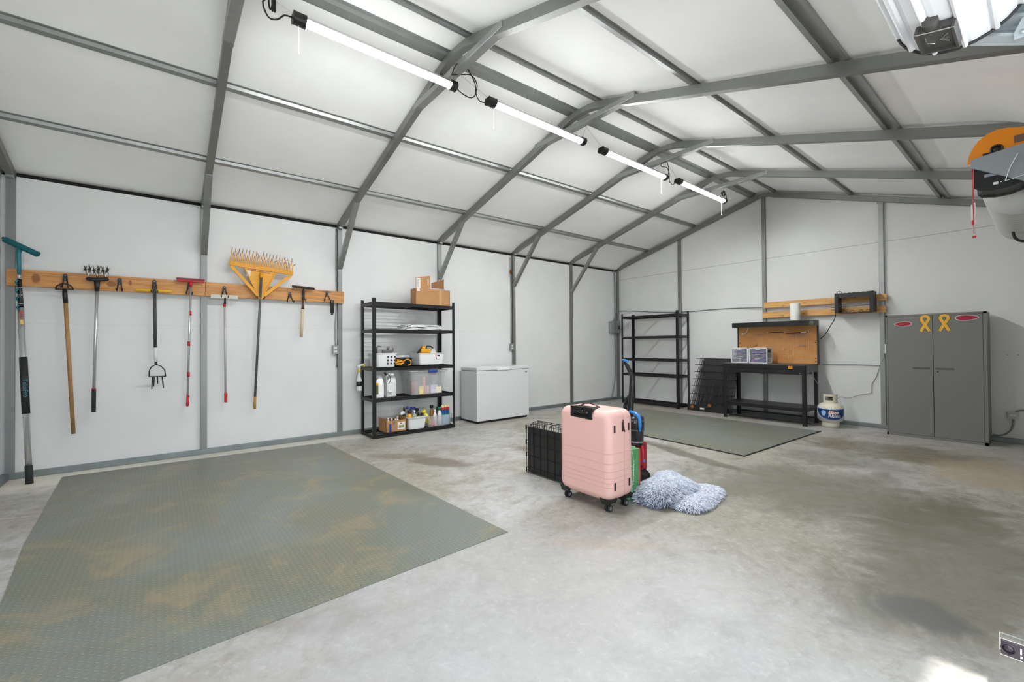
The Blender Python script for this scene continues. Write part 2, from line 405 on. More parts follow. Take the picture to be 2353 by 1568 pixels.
# dark metal gap above the left wall lining, where the roof sheet meets the wall
MB().box((-.13, -.1, 2.78), (-.085, 9.1, 2.95)).box((-.13, -.1, 2.815), (-.0395, 9.1, 2.818)).build('trim_1', DARK, kind='structure')
c = MB()
xs = [-.1, -.05, 0, .06, .12, .2, .3, .5, 1, 1.5, 2, 2.5, 2.8, 2.94, 3.06, 3.2, 3.5, 4, 4.5, 5, 5.5, 5.75, 5.9, 6.05, 6.16]
ys = [-.1]+[YB[i]+(YB[i+1]-YB[i])*k/4 for i in range(6) for k in range(4)]+[9.1]
n_ = len(ys)
def cz(x, y): return (Cz(2.94, y)+Cz(3.06, y))/2+.01 if 2.95 < x < 3.05 else Cz(x, y)
vs = [(x, y, cz(x, y)) for x in xs for y in ys]; vt = [(x, y, cz(x, y)+.06) for x in xs for y in ys]
fs = [(i*n_+j, i*n_+j+1, (i+1)*n_+j+1, (i+1)*n_+j) for i in range(len(xs)-1) for j in range(n_-1)]
c.add(vs, fs, True); c.add(vt, [tuple(reversed(f)) for f in fs], True)
c.build('ceiling', CEILM, kind='structure')
# base rails
MB().box((-.057, -.03, 0), (0, 9.03, .057)).build('baseboard_left', GALVD, kind='structure', bevel=.004)
MB().box((0, 9.0, 0), (6.06, 9.057, .057)).build('baseboard_far', GALVD, kind='structure', bevel=.004)
MB().box((0, -.035, 0), (6.06, .022, .057)).build('baseboard_near', GALVD, kind='structure', bevel=.004)
# second roll-up door, shut
d = MB(); 
for k in range(22): d.box((6.10, 5.2, .01+k*.09), (6.113, 6.4, .07+k*.09)).box((6.105, 5.2, .07+k*.09), (6.111, 6.4, .10+k*.09))
d.build('door_2', WHT, kind='structure')

# ================================================================ STEEL FRAMES
FRL = ['first steel portal frame, against the near end wall at the left edge',
       'steel portal frame with its post between the claw weeder and the block applicator',
       'steel portal frame with its post at the right end of the tool board',
       'steel portal frame with its post behind the stocked black shelf',
       'steel portal frame with its post behind the white chest freezer',
       'steel portal frame with its post midway between freezer and far corner',
       'gable steel frame flat against the far wall']
def frame(i):
    y = YB[i]; h = .0285; e, r = EAV[i], RID[i]
    f = T('steel_frame', FRL[i], 'frame', (0, y, 0), 'grey galvanised portal frames of the building')
    p = MB().box((-.057, y-h, .057), (0, y+h, e+.02))
    p.cur = 1; p.box((0, y-.004, .06), (.0006, y+.004, e)); p.cur = 0
    p.build('post', [GALV, GALVD], f, bevel=.005)
    # rafter: square tube swept up one slope, bent over the ridge and down the other
    path = []; th = .076
    e2 = r-.965
    def cl(x): return (e+(r-e)*x/3 if x < 3 else r-(r-e2)*(x-3)/3)+th/2
    for x in (-.05, .3, 1, 1.8, 2.5, 2.72): path.append((x, cl(x), 1))
    b = 0.28 if i in (1, 2, 3, 4, 5) else .16
    for k in range(0, 9):
        t = k/8; x = 3-b+2*b*t
        za = (1-t)**2*cl(3-b)+2*t*(1-t)*(cl(3)+.01)+t*t*cl(3+b)
        path.append((x, za, 1-.30*sin(pi*t)))
    for x in (3.4, 4.0, 5.0, 6.04): path.append((x, cl(x), 1))
    vs = []; n = len(path)
    for k, (x, z, sc) in enumerate(path):
        a = path[max(0, k-1)]; bb = path[min(n-1, k+1)]
        t = Vector((bb[0]-a[0], 0, bb[1]-a[1])).normalized(); nn = Vector((-t.z, 0, t.x))
        H = th/2*sc; Wd = h*(1+.12*(1-sc))
        for (sy, sn) in ((-1, -1), (1, -1), (1, 1), (-1, 1)):
            q = Vector((x, y, z))+nn*(sn*H); q.y += sy*Wd; vs.append(q)
        # centre crease under the bend
    fs = [(0, 1, 2, 3), tuple(4*(n-1)+k for k in (3, 2, 1, 0))]
    for k in range(n-1):
        for q in range(4): l = (q+1) % 4; fs.append((4*k+q, 4*k+l, 4*k+4+l, 4*k+4+q))
    MB().add(vs, fs).build('rafter', GALV, f, bevel=.005, recalc=True)
    if 0 < i < 6:
        a = Vector((-.005, y, 2.27)); bt = Vector((.66, y, Uz(.66, y)+.015))
        MB().bar(a, bt, .061, .050, (1, 0, 0)).build('knee_brace', GALV2, f, bevel=.004)
        zc = {1: 3.40, 2: 3.43, 3: 3.49, 4: 3.50, 5: 3.505}[i]
        MB().box((2.28, y-.0345, zc-.008), (3.64, y+.0345, zc+.045)).build('collar_brace', GALV2, f, bevel=.004)
    # knuckle plate at the post top
    k = MB().box((0, y-h+.004, e-.01), (.05, y+h-.004, e+.035)); k.build('knuckle_plate', GALV2, f, bevel=.003)
    if i in (0, 3, 6): MB().box((6.0, y-h, 0), (6.057, y+h, e2+.02)).build('post', GALV, f)
    elif i != 1 and i != 2: pass
    return f
for i in range(7): frame(i)
PX = [.747, 1.78, 2.83, 3.17, 4.19, 5.17]
PL = ['lowest roof purlin on the tool wall slope', 'middle roof purlin on the tool wall slope', 'wide roof purlin just left of the ridge',
      'roof purlin just right of the ridge', 'upper roof purlin on the right slope', 'lower roof purlin on the right slope above the rolled door']
PLW = [.092, .092, .125, .085, .095, .115]
for k, x in enumerate(PX):
    r = T('roof_purlin', PL[k]+', galvanised hat channel', 'purlin', (x, 0, Uz(x, 0)), 'hat channel purlins under the white roof lining')
    vs = []; fs = []; Wd = PLW[k]
    prof = [(-Wd/2, .030), (-Wd/2, .026), (-Wd*.30, .026), (-Wd*.22, .002), (Wd*.22, .002), (Wd*.30, .026), (Wd/2, .026), (Wd/2, .030)]
    if x in (5.17,) : prof = [(-Wd/2, .030), (-Wd/2, .003), (-Wd*.22, .003), (-Wd*.18, .026), (Wd*.25, .026), (Wd*.3, .003), (Wd/2, .003), (Wd/2, .030)]
    m = len(prof); YY = [-.03]+YB[1:6]+[9.0]
    for y in YY:
        s_ = (Uz(x+.1, y)-Uz(x-.1, y))/.2 if abs(x-3) > .1 else 0
        for (u, v) in prof: vs.append((x+u, y, Uz(x+u, y)+.079+v))
    for j in range(len(YY)-1):
        for q in range(m): l = (q+1) % m; fs.append((j*m+q, j*m+l, (j+1)*m+l, (j+1)*m+q))
    MB().add(vs, fs).build('hat_channel', GALV2, r, recalc=True)
    for j in range(17):
        y = .35+j*.52+random.uniform(-.06, .06)
        if min(abs(y-b) for b in YB) > .07:
            z = Uz(x+Wd*.38, y)+.079+.026
            MB().cyl((x+Wd*.38, y, z), (x+Wd*.38, y, z-.014), .0028, 5).build('screw', CHR, r)
for k, (x, l) in enumerate(((1.458, 'steel stud on the far wall behind the empty black shelf'), (2.994, 'tall steel stud under the ridge on the far wall, behind the workbench'), (4.528, 'steel stud on the far wall beside the grey cabinet'))):
    t = T('wall_stud', l, 'stud', (x, 9.03, 0), 'steel studs of the far wall')
    MB().box((x-.0285, 9.0, .057), (x+.0285, 9.057, Uz(x, 9.0)+.01)).build('tube', GALV2 if k == 2 else GALV, t, bevel=.005)
    MB().box((x-.04, 8.996, Uz(x, 9)-.02), (x+.04, 9.0, Uz(x, 9)+.02)).build('clip', GALV2, t)

# ================================================================ SHOP LIGHTS
TUBE = emis('led_diffuser', (0.97, 0.99, 1.0), TUBE_E)
UPLIGHT = emis('added_uplight_glow', (0.97, 0.99, 1.0), UPLIGHT_E)
LX, LZ = 2.97, 3.30
LIT = [(1.765, 2.985, .0, 1.80, 1.4826, 2.981, 'nearest and largest of the four hanging LED shop lights'),
       (3.305, 4.545, .0, 3.37, 2.981, 4.512, 'second hanging LED shop light from the camera'),
       (4.82, 6.085, -.005, 5.985, 4.512, 6.0133, 'third hanging LED shop light from the camera'),
       (6.355, 7.675, .02, 7.575, 6.0133, 7.5037, 'farthest of the four hanging LED shop lights')]
ZC = {1.4826: 3.40, 2.981: 3.43, 4.512: 3.49, 6.0133: 3.50, 7.5037: 3.505}
for (y0, y1, dz, yp, c0, c1, lab) in LIT:
    z = LZ+dz; t = T('shop_light', 'lit '+lab, 'light', (LX, y0, z), 'LED shop lights in a row below the ridge')
    MB().prism([(LX-.043, z+.025), (LX+.043, z+.025), (LX+.030, z+.050), (LX-.030, z+.050)], 'y', y0+.01, y1-.01).build('housing', ALU, t)
    pr = [(LX+.037*cos(pi+pi*k/10), z+.024+.017*sin(pi+pi*k/10)) for k in range(11)]
    MB().prism(pr, 'y', y0+.075, y1-.055).build('diffuser', TUBE, t, label='glowing white diffuser')
    MB().prism([(LX-.024, z+.0505), (LX+.024, z+.0505), (LX+.014, z+.060), (LX-.014, z+.060)], 'y', y0+.09, y1-.07).build('added_uplight', UPLIGHT, t)  # added glowing strip on the housing, brightens ceiling and ridge
    for (a, b) in ((y0, y0+.078), (y1-.058, y1)):
        pr2 = [(LX+.044*cos(pi+pi*k/8), z+.026+.034*sin(pi+pi*k/8)) for k in range(9)]+[(LX+.034, z+.056), (LX-.034, z+.056)]
        MB().prism(pr2, 'y', a, b).build('end_cap', BLKP, t, bevel=.003)
    pc = MB().cyl((LX, yp, z-.01), (LX, yp, z-.19), .0022, 6); pc.ball((LX, yp, z-.195), .005, 8); pc.build('pull_cord', WHTP, t)
    for (a, b) in ((y0+.03, c0), (y1-.03, c1)):
        top = Vector((LX+.02, b+(.045 if a > b else -.045), ZC[b])); bot = Vector((LX, a, z+.05)); ch = MB(); N = int((top-bot).length/.016)
        for k in range(N):
            p = bot.lerp(top, (k+.5)/N); q = (top-bot).normalized()*.008; sd = Vector((.003, 0, 0)) if k % 2 else Vector((0, .003, 0))
            ch.tube([p-q, p+sd, p+q, p-sd], .0009, 4, closed=True)
        ch.build('hanging_chain', CHR, t)
def cable(name, label, cat, pts, r, m, res=5, group=None, n=8, parent=None):
    P = [Vector(p) for p in pts]; out = []
    for i in range(len(P)-1):
        a, b, c_, d_ = P[max(i-1, 0)], P[i], P[i+1], P[min(i+2, len(P)-1)]
        for k in range(res):
            t = k/res
            out.append(.5*((2*b)+(c_-a)*t+(2*a-5*b+4*c_-d_)*t*t+(3*b-a-3*c_+d_)*t**3))
    out.append(P[-1])
    return MB().tube(out, r, n).build(name, m, parent, label=label, cat=cat, group=group)
def coil(cx, y, z, r, turns, rr):
    pts = []
    for k in range(int(turns*16)+1):
        a = 2*pi*k/16; pts.append((cx+r*.45*cos(a)+.004*sin(k), y+.012*sin(a*.5)+k*.0004, z+r*sin(a)))
    return pts
cable('power_cord', 'looped black power cord bundled at the near end of the first shop light', 'cord',
      coil(2.96, 1.64, 3.40, .075, 3, .1)+[(2.95, 1.60, 3.36), (2.96, 1.63, 3.27), (2.96, 1.68, 3.28), (2.96, 1.72, 3.325), (2.97, 1.766, 3.325)], .005, BLKR, 3)
cable('power_cord', 'black cord looped over the second collar brace between the first two shop lights', 'cord',
      [(2.97, 2.985, 3.325), (2.97, 3.04, 3.30), (2.97, 3.12, 3.29), (2.97, 3.17, 3.32), (2.98, 3.175, 3.36), (3.0, 3.15, 3.42), (3.03, 3.05, 3.49), (3.05, 2.98, 3.485), (3.06, 2.93, 3.44), (3.02, 2.92, 3.385), (2.98, 2.945, 3.41), (3.0, 3.02, 3.43),
       (3.03, 3.1, 3.44), (3.01, 3.17, 3.40), (2.98, 3.18, 3.34), (2.97, 3.22, 3.30), (2.97, 3.27, 3.30), (2.97, 3.306, 3.325)], .0045, BLKR, 5)
cable('power_cord', 'black cord hanging between the third and fourth shop lights', 'cord',
      [(2.97, 6.085, 3.32), (2.97, 6.13, 3.36), (2.98, 6.14, 3.42), (3.0, 6.08, 3.50), (3.02, 6.0, 3.485), (3.0, 5.95, 3.46), (2.97, 5.99, 3.44), (2.98, 6.1, 3.45), (2.98, 6.15, 3.38), (2.97, 6.17, 3.30), (2.97, 6.24, 3.27), (2.97, 6.3, 3.30), (2.97, 6.356, 3.325)], .0045, BLKR, 5)
cable('power_cord', 'small black cord bundle at the far end of the last shop light', 'cord',
      coil(2.99, 7.58, 3.44, .04, 3, .1)+[(2.98, 7.62, 3.46), (2.98, 7.70, 3.44), (2.97, 7.72, 3.38), (2.97, 7.676, 3.345)], .006, BLKR, 3)

# ================================================================ TOOL WALL
WB = wood_mat('pine_tool_board', (176, 116, 58), (206, 148, 84), 1, ((.19-1.5, -.0, .030, .045), (.715-1.5, -.012, .038, .030), (.855-1.5, .01, .013, .030), (2.79-1.5, .055, .06, .010)))
t = T('mounting_board', 'long pine board holding the garden tools on the left wall', 'board', (.02, 1.5, 1.87))
MB().box((.0, .006, 1.786), (.038, 1.489, 1.94)).build('plank', WB, t, bevel=.002)
MB().box((.0, 1.491, 1.788), (.038, 3.022, 1.945)).build('plank', WB, t, bevel=.002)
s_ = MB()
for (y, z) in ((.035, 1.83), (.035, 1.9), (1.46, 1.83), (1.46, 1.90), (1.52, 1.83), (1.52, 1.9), (2.99, 1.83), (2.99, 1.91)): s_.cyl((.037, y, z), (.041, y, z), .006, 8)
s_.build('screw_heads', CHR, t)
# black spring hooks on the board
def hook(y, lab, spread=.018, z=1.915):
    t = T('tool_hook', lab, 'hook', (.04, y, z), 'black double hooks screwed to the tool board')
    MB().prism([(y-.016, z-.05), (y-.012, z+.002), (y, z+.008), (y+.012, z+.002), (y+.016, z-.05), (y, z-.055)], 'x', .036, .055).build('back_plate', BLKP, t, bevel=.003)
    MB().cyl((.054, y, z-.008), (.058, y, z-.008), .005, 8).cyl((.054, y, z-.045), (.058, y, z-.045), .005, 8).build('screw', CHR, t)
    for s in (-1, 1):
        MB().tube([(.05, y+s*.010, z-.03), (.055, y+s*spread, z-.10), (.075, y+s*(spread+.004), z-.125), (.10, y+s*(spread+.006), z-.122), (.112, y+s*(spread+.008), z-.10)], .005, 8).build('prong', BLKP, t)
    return t
hook(.386, 'black double hook holding the wooden stirrup hoe'); hook(.776, 'empty black double hook beside the star wheel cultivator', .016, 1.91)
hook(1.05, 'black double hook holding the yellow handled claw weeder'); hook(1.345, 'black double hook holding the red squeegee', .02)
hook(1.67, 'black double hook holding the white block applicator', .026, 1.90); hook(2.03, 'black double hook under the yellow rake head', .03, 1.91)
hook(2.355, 'empty black double hook between yellow rake and small garden rake', .03, 1.885); hook(2.51, 'black double hook behind the small garden rake', .012, 1.92)
hook(2.80, 'black double hook with the black strap at the right end of the board', .035, 1.925)
# telescopic cleaning pole
t = T('telescopic_pole', 'tall silver telescopic pole with teal washer head leaning in the left corner', 'cleaning pole', (.27, .194, 0))
A, B = Vector((.27, .194, 0)), Vector((.105, .098, 1.86))
at = lambda z: A+(B-A)*(z/1.86)
MB().cyl(at(0), at(.16), .026, 18).build('foot_cap', BLKR, t)
MB().cyl(at(.15), at(1.58), .022, 18).build('pole_tube', ALU, t)
g = MB().cyl(at(.62), at(1.13), .027, 18)
g.build('foam_grip', BLKR, t)
ax = (B-A).normalized(); nrm = Vector((.77, -.1, 0)); nrm = (Vector((.97, .25, 0)) - ax*Vector((.97, .25, 0)).dot(ax)).normalized(); sd = ax.cross(nrm)
M = Matrix.Translation(at(.85)+nrm*.0278)@Matrix((( -ax.x, sd.x, nrm.x), (-ax.y, sd.y, nrm.y), (-ax.z, sd.z, nrm.z))).to_4x4()
MB().text('TelesPro', .045, M, .0004).build('grip_lettering', TEAL, t)
lb = MB()
o0 = at(1.50)+nrm*.0225; lb.M = Matrix.Translation(o0)@Matrix(((sd.x, ax.x, nrm.x), (sd.y, ax.y, nrm.y), (sd.z, ax.z, nrm.z))).to_4x4()
lb.box((-.009, .02, 0), (.009, .045, .001)); lb.tube(arc((0, -.005), .011, 0, 2*pi*.9, 12, 'xy', .001), .0025, 5); lb.cur = 1; lb.box((-.010, -.075, 0), (.010, -.035, .001)); lb.M = None
lb.build('pole_label', [RED, YEL2], t)
MB().cyl(at(1.56), at(1.845), .0205, 14, .014).build('clamp_sleeve', BLKP, t)
for z in (1.60, 1.68, 1.75, 1.83):
    p = at(z)+nrm*.018-sd*.012; k = MB(); k.tube([p, p-ax*.02-sd*.012, p-ax*.055-sd*.004], [.011, .012, .004], 8, flat=.6); kk = k.build('clamp_lever', TEAL, t)
    MB().tube([at(z+.012)+(nrm*cos(a)+sd*sin(a))*.022 for a in [2*pi*q/14 for q in range(14)]], .003, 5, closed=True).build('clamp_ring', CHR, t)
C1 = Vector((.095, .092, 2.10))
MB().cyl(B-ax*.02, B+(C1-B)*.12, .012, 12).build('tip', ALU, t)
hd = MB().tube([B+(C1-B)*.1, B+(C1-B)*.45, C1-Vector((0, 0, .03)), C1+Vector((.003, .003, .02))], [.013, .015, .016, .020], 12); hd.build('washer_handle', TEAL, t)
h0, h1 = Vector((.10, .0, 2.197)), Vector((.10, .222, 2.078))
MB().tube([h0+(h1-h0)*q for q in (0, .03, .97, 1)], [.018, .029, .029, .018], 14, flat=.9).build('washer_sleeve', TEALF, t)
MB().bar(h0+Vector((-.02, -.012, .014)), h1+Vector((-.02, 0, .014)), .006, .02).build('squeegee_blade', BLKR, t)
# generic straight-handled tools hung in the plane X ~ 0.08
def pole(t, name, m, a, b, r, n=12, lab=None): return MB().cyl(a, b, r, n).build(name, m, t, label=lab)
# stirrup hoe
t = T('stirrup_hoe', 'stirrup hoe with black loop head and long worn wooden handle', 'hoe', (.08, .386, 1.8))
pole(t, 'handle', WOODH, (.08, .392, 1.66), (.07, .448, .38), .0155)
MB().tube([(.08, .386, 1.775), (.08, .388, 1.72), (.08, .393, 1.64)], [.016, .019, .018], 12).build('ferrule', BLK, t)
MB().tube([(.08, .325, 1.772), (.082, .333, 1.80), (.085, .36, 1.823), (.085, .386, 1.826), (.085, .412, 1.822), (.082, .437, 1.80), (.08, .444, 1.774)], .006, 8).bar((.08, .322, 1.77), (.08, .447, 1.776), .022, .012).build('stirrup_blade', BLK, t)
# star wheel cultivator
t = T('cultivator', 'garden cultivator with spiked star wheels on a silver handle', 'cultivator', (.08, .61, 1.85))
pole(t, 'handle', ALU, (.085, .611, 1.80), (.075, .59, .80), .013)
pole(t, 'grip', BLKR, (.075, .59, .80), (.075, .589, .575), .0165)
MB().cyl((.075, .59, .80), (.075, .59, .808), .0168, 12).build('grip_ring', RED, t)
MB().tube([(.085, .535, 1.893), (.085, .545, 1.888), (.085, .61, 1.885), (.085, .685, 1.897), (.085, .695, 1.9)], [.014, .018, .021, .018, .014], 12).tube([(.085, .611, 1.88), (.085, .611, 1.77)], [.024, .017], 12).build('yoke', BLKP, t)
for y in (.552, .613, .672): MB().cyl((.085, y, 1.90), (.085, y, 1.975), .006, 8).build('axle_arm', CHR, t)
for k, y in enumerate((.530, .560, .592, .622, .655, .688)):
    s = MB(); cz_ = 1.975+.008*(k % 2)
    for q in range(9):
        a = 2*pi*q/9+k*.5; tl = .35*(1 if k % 2 else -1)
        d_ = Vector((cos(a), tl*cos(a)*.8+.25*sin(3*a), sin(a))).normalized()
        s.tube([Vector((.10, y, cz_)), Vector((.10, y, cz_))+d_*.05], [.005, .0012], 5)
    s.ball((.10, y, cz_), .012, 8); s.build('spiked_wheel', mat('dark_steel', (70, 70, 66), .45, .7), t)
# claw weeder
t = T('claw_weeder', 'stand-up claw weeder hung upside down with yellow T handle', 'weeder', (.09, 1.05, 1.8))
MB().tube([(.085, .898, 1.806), (.085, .905, 1.806), (.085, 1.195, 1.812), (.085, 1.20, 1.812)], [.012, .0155, .0155, .012], 14).build('handle_grip', YEL2, t, label='yellow T handle')
pole(t, 'shaft', mat('dark_grey_shaft', (66, 66, 68), .4), (.10, 1.05, 1.85), (.09, 1.058, 1.21), .0155)
pole(t, 'label_sleeve', WHTP, (.09, 1.058, 1.215), (.088, 1.062, 1.06), .0152)
cl_ = MB().cyl((.088, 1.062, 1.065), (.087, 1.064, 1.03), .012, 10)
cl_.tube([(.087, 1.008, .905), (.087, 1.008, .96), (.087, 1.025, 1.005), (.087, 1.064, 1.03), (.087, 1.105, 1.01), (.087, 1.135, .97), (.087, 1.143, .905)], .0055, 8)
cl_.bar((.087, 1.003, .905), (.087, 1.148, .903), .014, .010)
cl_.build('foot_loop', BLK, t)
for (a, b) in (((.087, 1.035, .9), (.12, 1.030, .775)), ((.087, 1.115, .9), (.115, 1.125, .778)), ((.06, 1.075, .9), (.07, 1.077, .825)), ((.1, 1.05, .9), (.13, 1.045, .80))):
    m_ = (Vector(a)+Vector(b))/2+Vector((.012, 0, 0)); MB().tube([a, m_, b], [.006, .006, .005], 7).build('claw', BLK, t)
# red squeegee
t = T('squeegee', 'red telescopic floor squeegee on a silver pole with red collars', 'squeegee', (.085, 1.355, 1.95))
MB().box((.07, 1.237, 1.925), (.095, 1.480, 1.945)).build('squeegee_body', RED, t, bevel=.004)
MB().box((.08, 1.232, 1.943), (.086, 1.484, 1.967)).build('rubber_blade', mat('maroon_rubber', (120, 34, 44), .5), t)
MB().tube([(.083, 1.358, 1.93), (.083, 1.357, 1.87)], [.018, .012], 10).build('neck', RED, t)
pole(t, 'pole_tube', ALU, (.083, 1.357, 1.89), (.075, 1.33, .66), .0105)
for (y, z) in ((1.353, 1.583), (1.341, 1.249), (1.338, .912)): MB().cyl((.079, y, z-.025), (.079, y, z+.025), .0135, 12).build('collar', RED, t)
MB().tube([(.076, 1.334, .68), (.075, 1.33, .575), (.075, 1.33, .563)], [.014, .0145, .009], 12).build('grip', RED, t)
# block applicator
t = T('floor_applicator', 'white block applicator on a pale pole with red grip', 'applicator', (.09, 1.67, 1.78))
MB().box((.075, 1.537, 1.762), (.10, 1.799, 1.806)).build('pad', mat('off_white_foam', (206, 202, 190), .8), t, bevel=.004)
MB().tube([(.115, 1.672, 1.77), (.10, 1.67, 1.70)], [.008, .012], 10).build('swivel', BLKP, t)
pole(t, 'pole_tube', mat('pale_pole', (196, 190, 186), .35, .3), (.095, 1.669, 1.72), (.08, 1.679, .68), .0115)
MB().cyl((.094, 1.668, 1.67), (.094, 1.668, 1.70), .014, 12).build('collar', RED, t)
g = MB(); zz = .68; pts = []; rr = []
for q in range(11): pts.append((.08, 1.681, .684-q*.0107)); rr.append(.0145 if q % 2 else .0165)
g.tube(pts, rr, 12).build('grip', RED, t)
# yellow rake
t = T('leaf_rake', 'wide yellow rake hung upside down with tines up and grey handle', 'rake', (.10, 2.03, 1.8))
pole(t, 'handle', mat('rake_grey_handle', (84, 86, 86), .4), (.125, 2.032, 2.05), (.085, 1.971, .62), .0135)
pole(t, 'handle_tip', mat('tan_tip', (178, 130, 50), .5), (.085, 1.971, .62), (.084, 1.966, .475), .0145)
rk = MB(); L0 = Vector((.085, 1.713, 2.19)); L1 = Vector((.085, 2.382, 2.135)); dn = (L1-L0).normalized(); up_ = Vector((0, -dn.z, dn.y))
rk.bar(L0-up_*.012, L1-up_*.012, .03, .052, up_)
for q in range(38):
    p = L0+(L1-L0)*((q+.5)/38); rk.bar(p-up_*.04+Vector((.014, 0, 0)), p+up_*.02+Vector((.016, 0, 0)), .006, .008, (1, 0, 0))
rk.build('rake_bar', YEL, t)
tn = MB(); br = mat('dirty_tine_tips', (168, 112, 40), .7)
for q in range(38):
    p = L0+(L1-L0)*((q+.5)/38); lg = .175 if q % 2 == 0 else .12
    bend = random.uniform(-.03, .03) if q > 13 and random.random() < .35 else 0
    a = p+up_*.01; b = p+up_*(lg*.72)+Vector((.01, .004, 0)); c_ = p+up_*lg+Vector((.026, .006+bend, -abs(bend)*.6))
    tn.cur = 0; tn.tube([a, b], [.0050, .0044], 5); tn.cur = 1; tn.tube([b, b.lerp(c_, .5)+Vector((.004, bend*.3, 0)), c_], [.0044, .0038, .0030], 5)
tn.cur = 0; tn.bar(L0+up_*.045, L1+up_*.045, .008, .005, up_)
tn.build('tines', [YEL, br], t, kind='stuff')
hub = Vector((.10, 2.027, 1.79))
for e_ in (L0-up_*.04+dn*.02, L1-up_*.04-dn*.02): MB().bar(hub, e_, .034, .012, (1, 0, 0)).build('brace_arm', YEL, t)
pk = MB().prism([(2.0, 1.80), (2.05, 1.80), (2.19, 2.108), (1.865, 2.135)], 'x', .088, .096)
pk.bar((.10, 2.01, 1.80), (.10, 1.865, 2.135), .012, .014, (1, 0, 0)); pk.bar((.10, 2.045, 1.80), (.10, 2.19, 2.108), .012, .014, (1, 0, 0))
pk.tube([(.124, 2.0315, 2.03), (.126, 2.032, 2.075)], .018, 12); pk.ball((.126, 2.032, 2.077), .019, 10); pk.tube([(.112, 2.019, 1.775), (.113, 2.0205, 1.80)], .018, 12)
pk.build('rake_socket', YEL, t)
MB().box((.096, 1.885, 2.04), (.098, 1.925, 2.11)).build('sticker', PAPER, t)
MB().bar((.10, 1.90, 2.125), (.10, 2.13, 2.10), .02, .012).build('wear_strip', mat('pinkish_wear', (196, 142, 112), .6), t)
# small garden rake
t = T('garden_rake', 'small iron garden rake with a short pale wooden handle', 'rake', (.09, 2.5, 1.9))
rh = MB().bar((.09, 2.371, 1.962), (.09, 2.631, 1.949), .014, .030)
for q in range(9): y = 2.38+q*.031; rh.tube([(.09, y, 1.958-q*.0014), (.12, y, 1.955-q*.0014), (.145, y, 1.93)], [.006, .005, .003], 6)
rst = mat('rusty_iron', (72, 58, 48), .7, .4, .3, 30)
rh.build('rake_head', rst, t)
MB().tube([(.09, 2.50, 1.95), (.10, 2.508, 1.90), (.085, 2.503, 1.80), (.08, 2.50, 1.79)], [.007, .007, .008, .010], 8).build('neck', rst, t)
MB().tube([(.08, 2.50, 1.80), (.078, 2.498, 1.685)], [.011, .018], 10).build('ferrule', mat('brown_ferrule', (88, 64, 52), .5), t)
pole(t, 'handle', WOODL, (.078, 2.498, 1.685), (.07, 2.481, 1.328), .016)
# strap
t = T('storage_strap', 'black storage strap with a grommet hanging at the right end of the board', 'strap', (.11, 2.85, 1.8))
MB().box((.10, 2.825, 1.64), (.112, 2.868, 1.815)).box((.104, 2.832, 1.62), (.110, 2.858, 1.645)).build('webbing', mat('black_webbing', (20, 20, 20), .85), t, bevel=.003)
MB().tube([(.1135, 2.846+.011*cos(a), 1.795+.011*sin(a)) for a in [2*pi*q/12 for q in range(12)]], .003, 6, closed=True).build('grommet', CHR, t)
# ================================================================ BLACK SHELVING UNITS
def shelf_unit(x0, x1, y0, y1, H, decks, lab, along):
    t = T('shelving_unit', lab, 'shelves', (x0, y0, 0), 'black five-tier garage shelving units'); w = .042; th = .003
    for (cx, sx) in ((x0, 1), (x1, -1)):
        for (cy, sy) in ((y0, 1), (y1, -1)):
            l = MB().box((cx, cy, 0), (cx+sx*w, cy+sy*th, H)).box((cx, cy, 0), (cx+sx*th, cy+sy*w, H)).box((cx, cy, 0), (cx+sx*w, cy+sy*w, .006))
            l.build('leg', BLK, t)
    for z in decks:
        d = MB()
        def beam(a, b, out):
            # Z-beam: thin top lip, recess, rounded lower roll
            a = Vector(a); b = Vector(b); o = Vector(out)
            d.bar(a+Vector((0, 0, -.006)), b+Vector((0, 0, -.006)), .004, .012)
            d.bar(a-o*.006+Vector((0, 0, -.018)), b-o*.006+Vector((0, 0, -.018)), .010, .014)
            d.bar(a+o*.001+Vector((0, 0, -.034)), b+o*.001+Vector((0, 0, -.034)), .010, .020)
        beam((x0+.004, y0+.02, z), (x0+.004, y1-.02, z), (-1, 0, 0)); beam((x1-.004, y0+.02, z), (x1-.004, y1-.02, z), (1, 0, 0))
        beam((x0+.02, y0+.004, z), (x1-.02, y0+.004, z), (0, -1, 0)); beam((x0+.02, y1-.004, z), (x1-.02, y1-.004, z), (0, 1, 0))
        dk = d.build('shelf', BLK, t)
        wd = MB(); zz = z-.012
        if along == 'y':
            n = int((y1-y0)/.045)
            for k in range(1, n): y = y0+(y1-y0)*k/n; wd.bar((x0+.008, y, zz), (x1-.008, y, zz), .0036, .0036)
            for k in range(1, 6): x = x0+(x1-x0)*k/6; wd.bar((x, y0+.008, zz-.004), (x, y1-.008, zz-.004), .005, .005)
            wd.bar((x0+.01, (y0+y1)/2, zz-.012), (x1-.01, (y0+y1)/2, zz-.012), .03, .012)
        else:
            n = int((x1-x0)/.045)
            for k in range(1, n): x = x0+(x1-x0)*k/n; wd.bar((x, y0+.008, zz), (x, y1-.008, zz), .0036, .0036)
            for k in range(1, 6): y = y0+(y1-y0)*k/6; wd.bar((x0+.008, y, zz-.004), (x1-.008, y, zz-.004), .005, .005)
            wd.bar(((x0+x1)/2, y0+.01, zz-.012), ((x0+x1)/2, y1-.01, zz-.012), .03, .012)
        wd.build('wire_deck', BLK, dk)
    return t
D1 = [1.790, 1.432, .926, .517, .045]
shelf_unit(.045, .487, 3.245, 4.478, 1.842, D1, 'stocked black shelving unit against the left wall beside the freezer', 'y')
shelf_unit(.392, 1.664, 8.58, 8.985, 1.842, [1.786, 1.37, .922, .615, .062], 'empty black shelving unit in the far left corner', 'x')
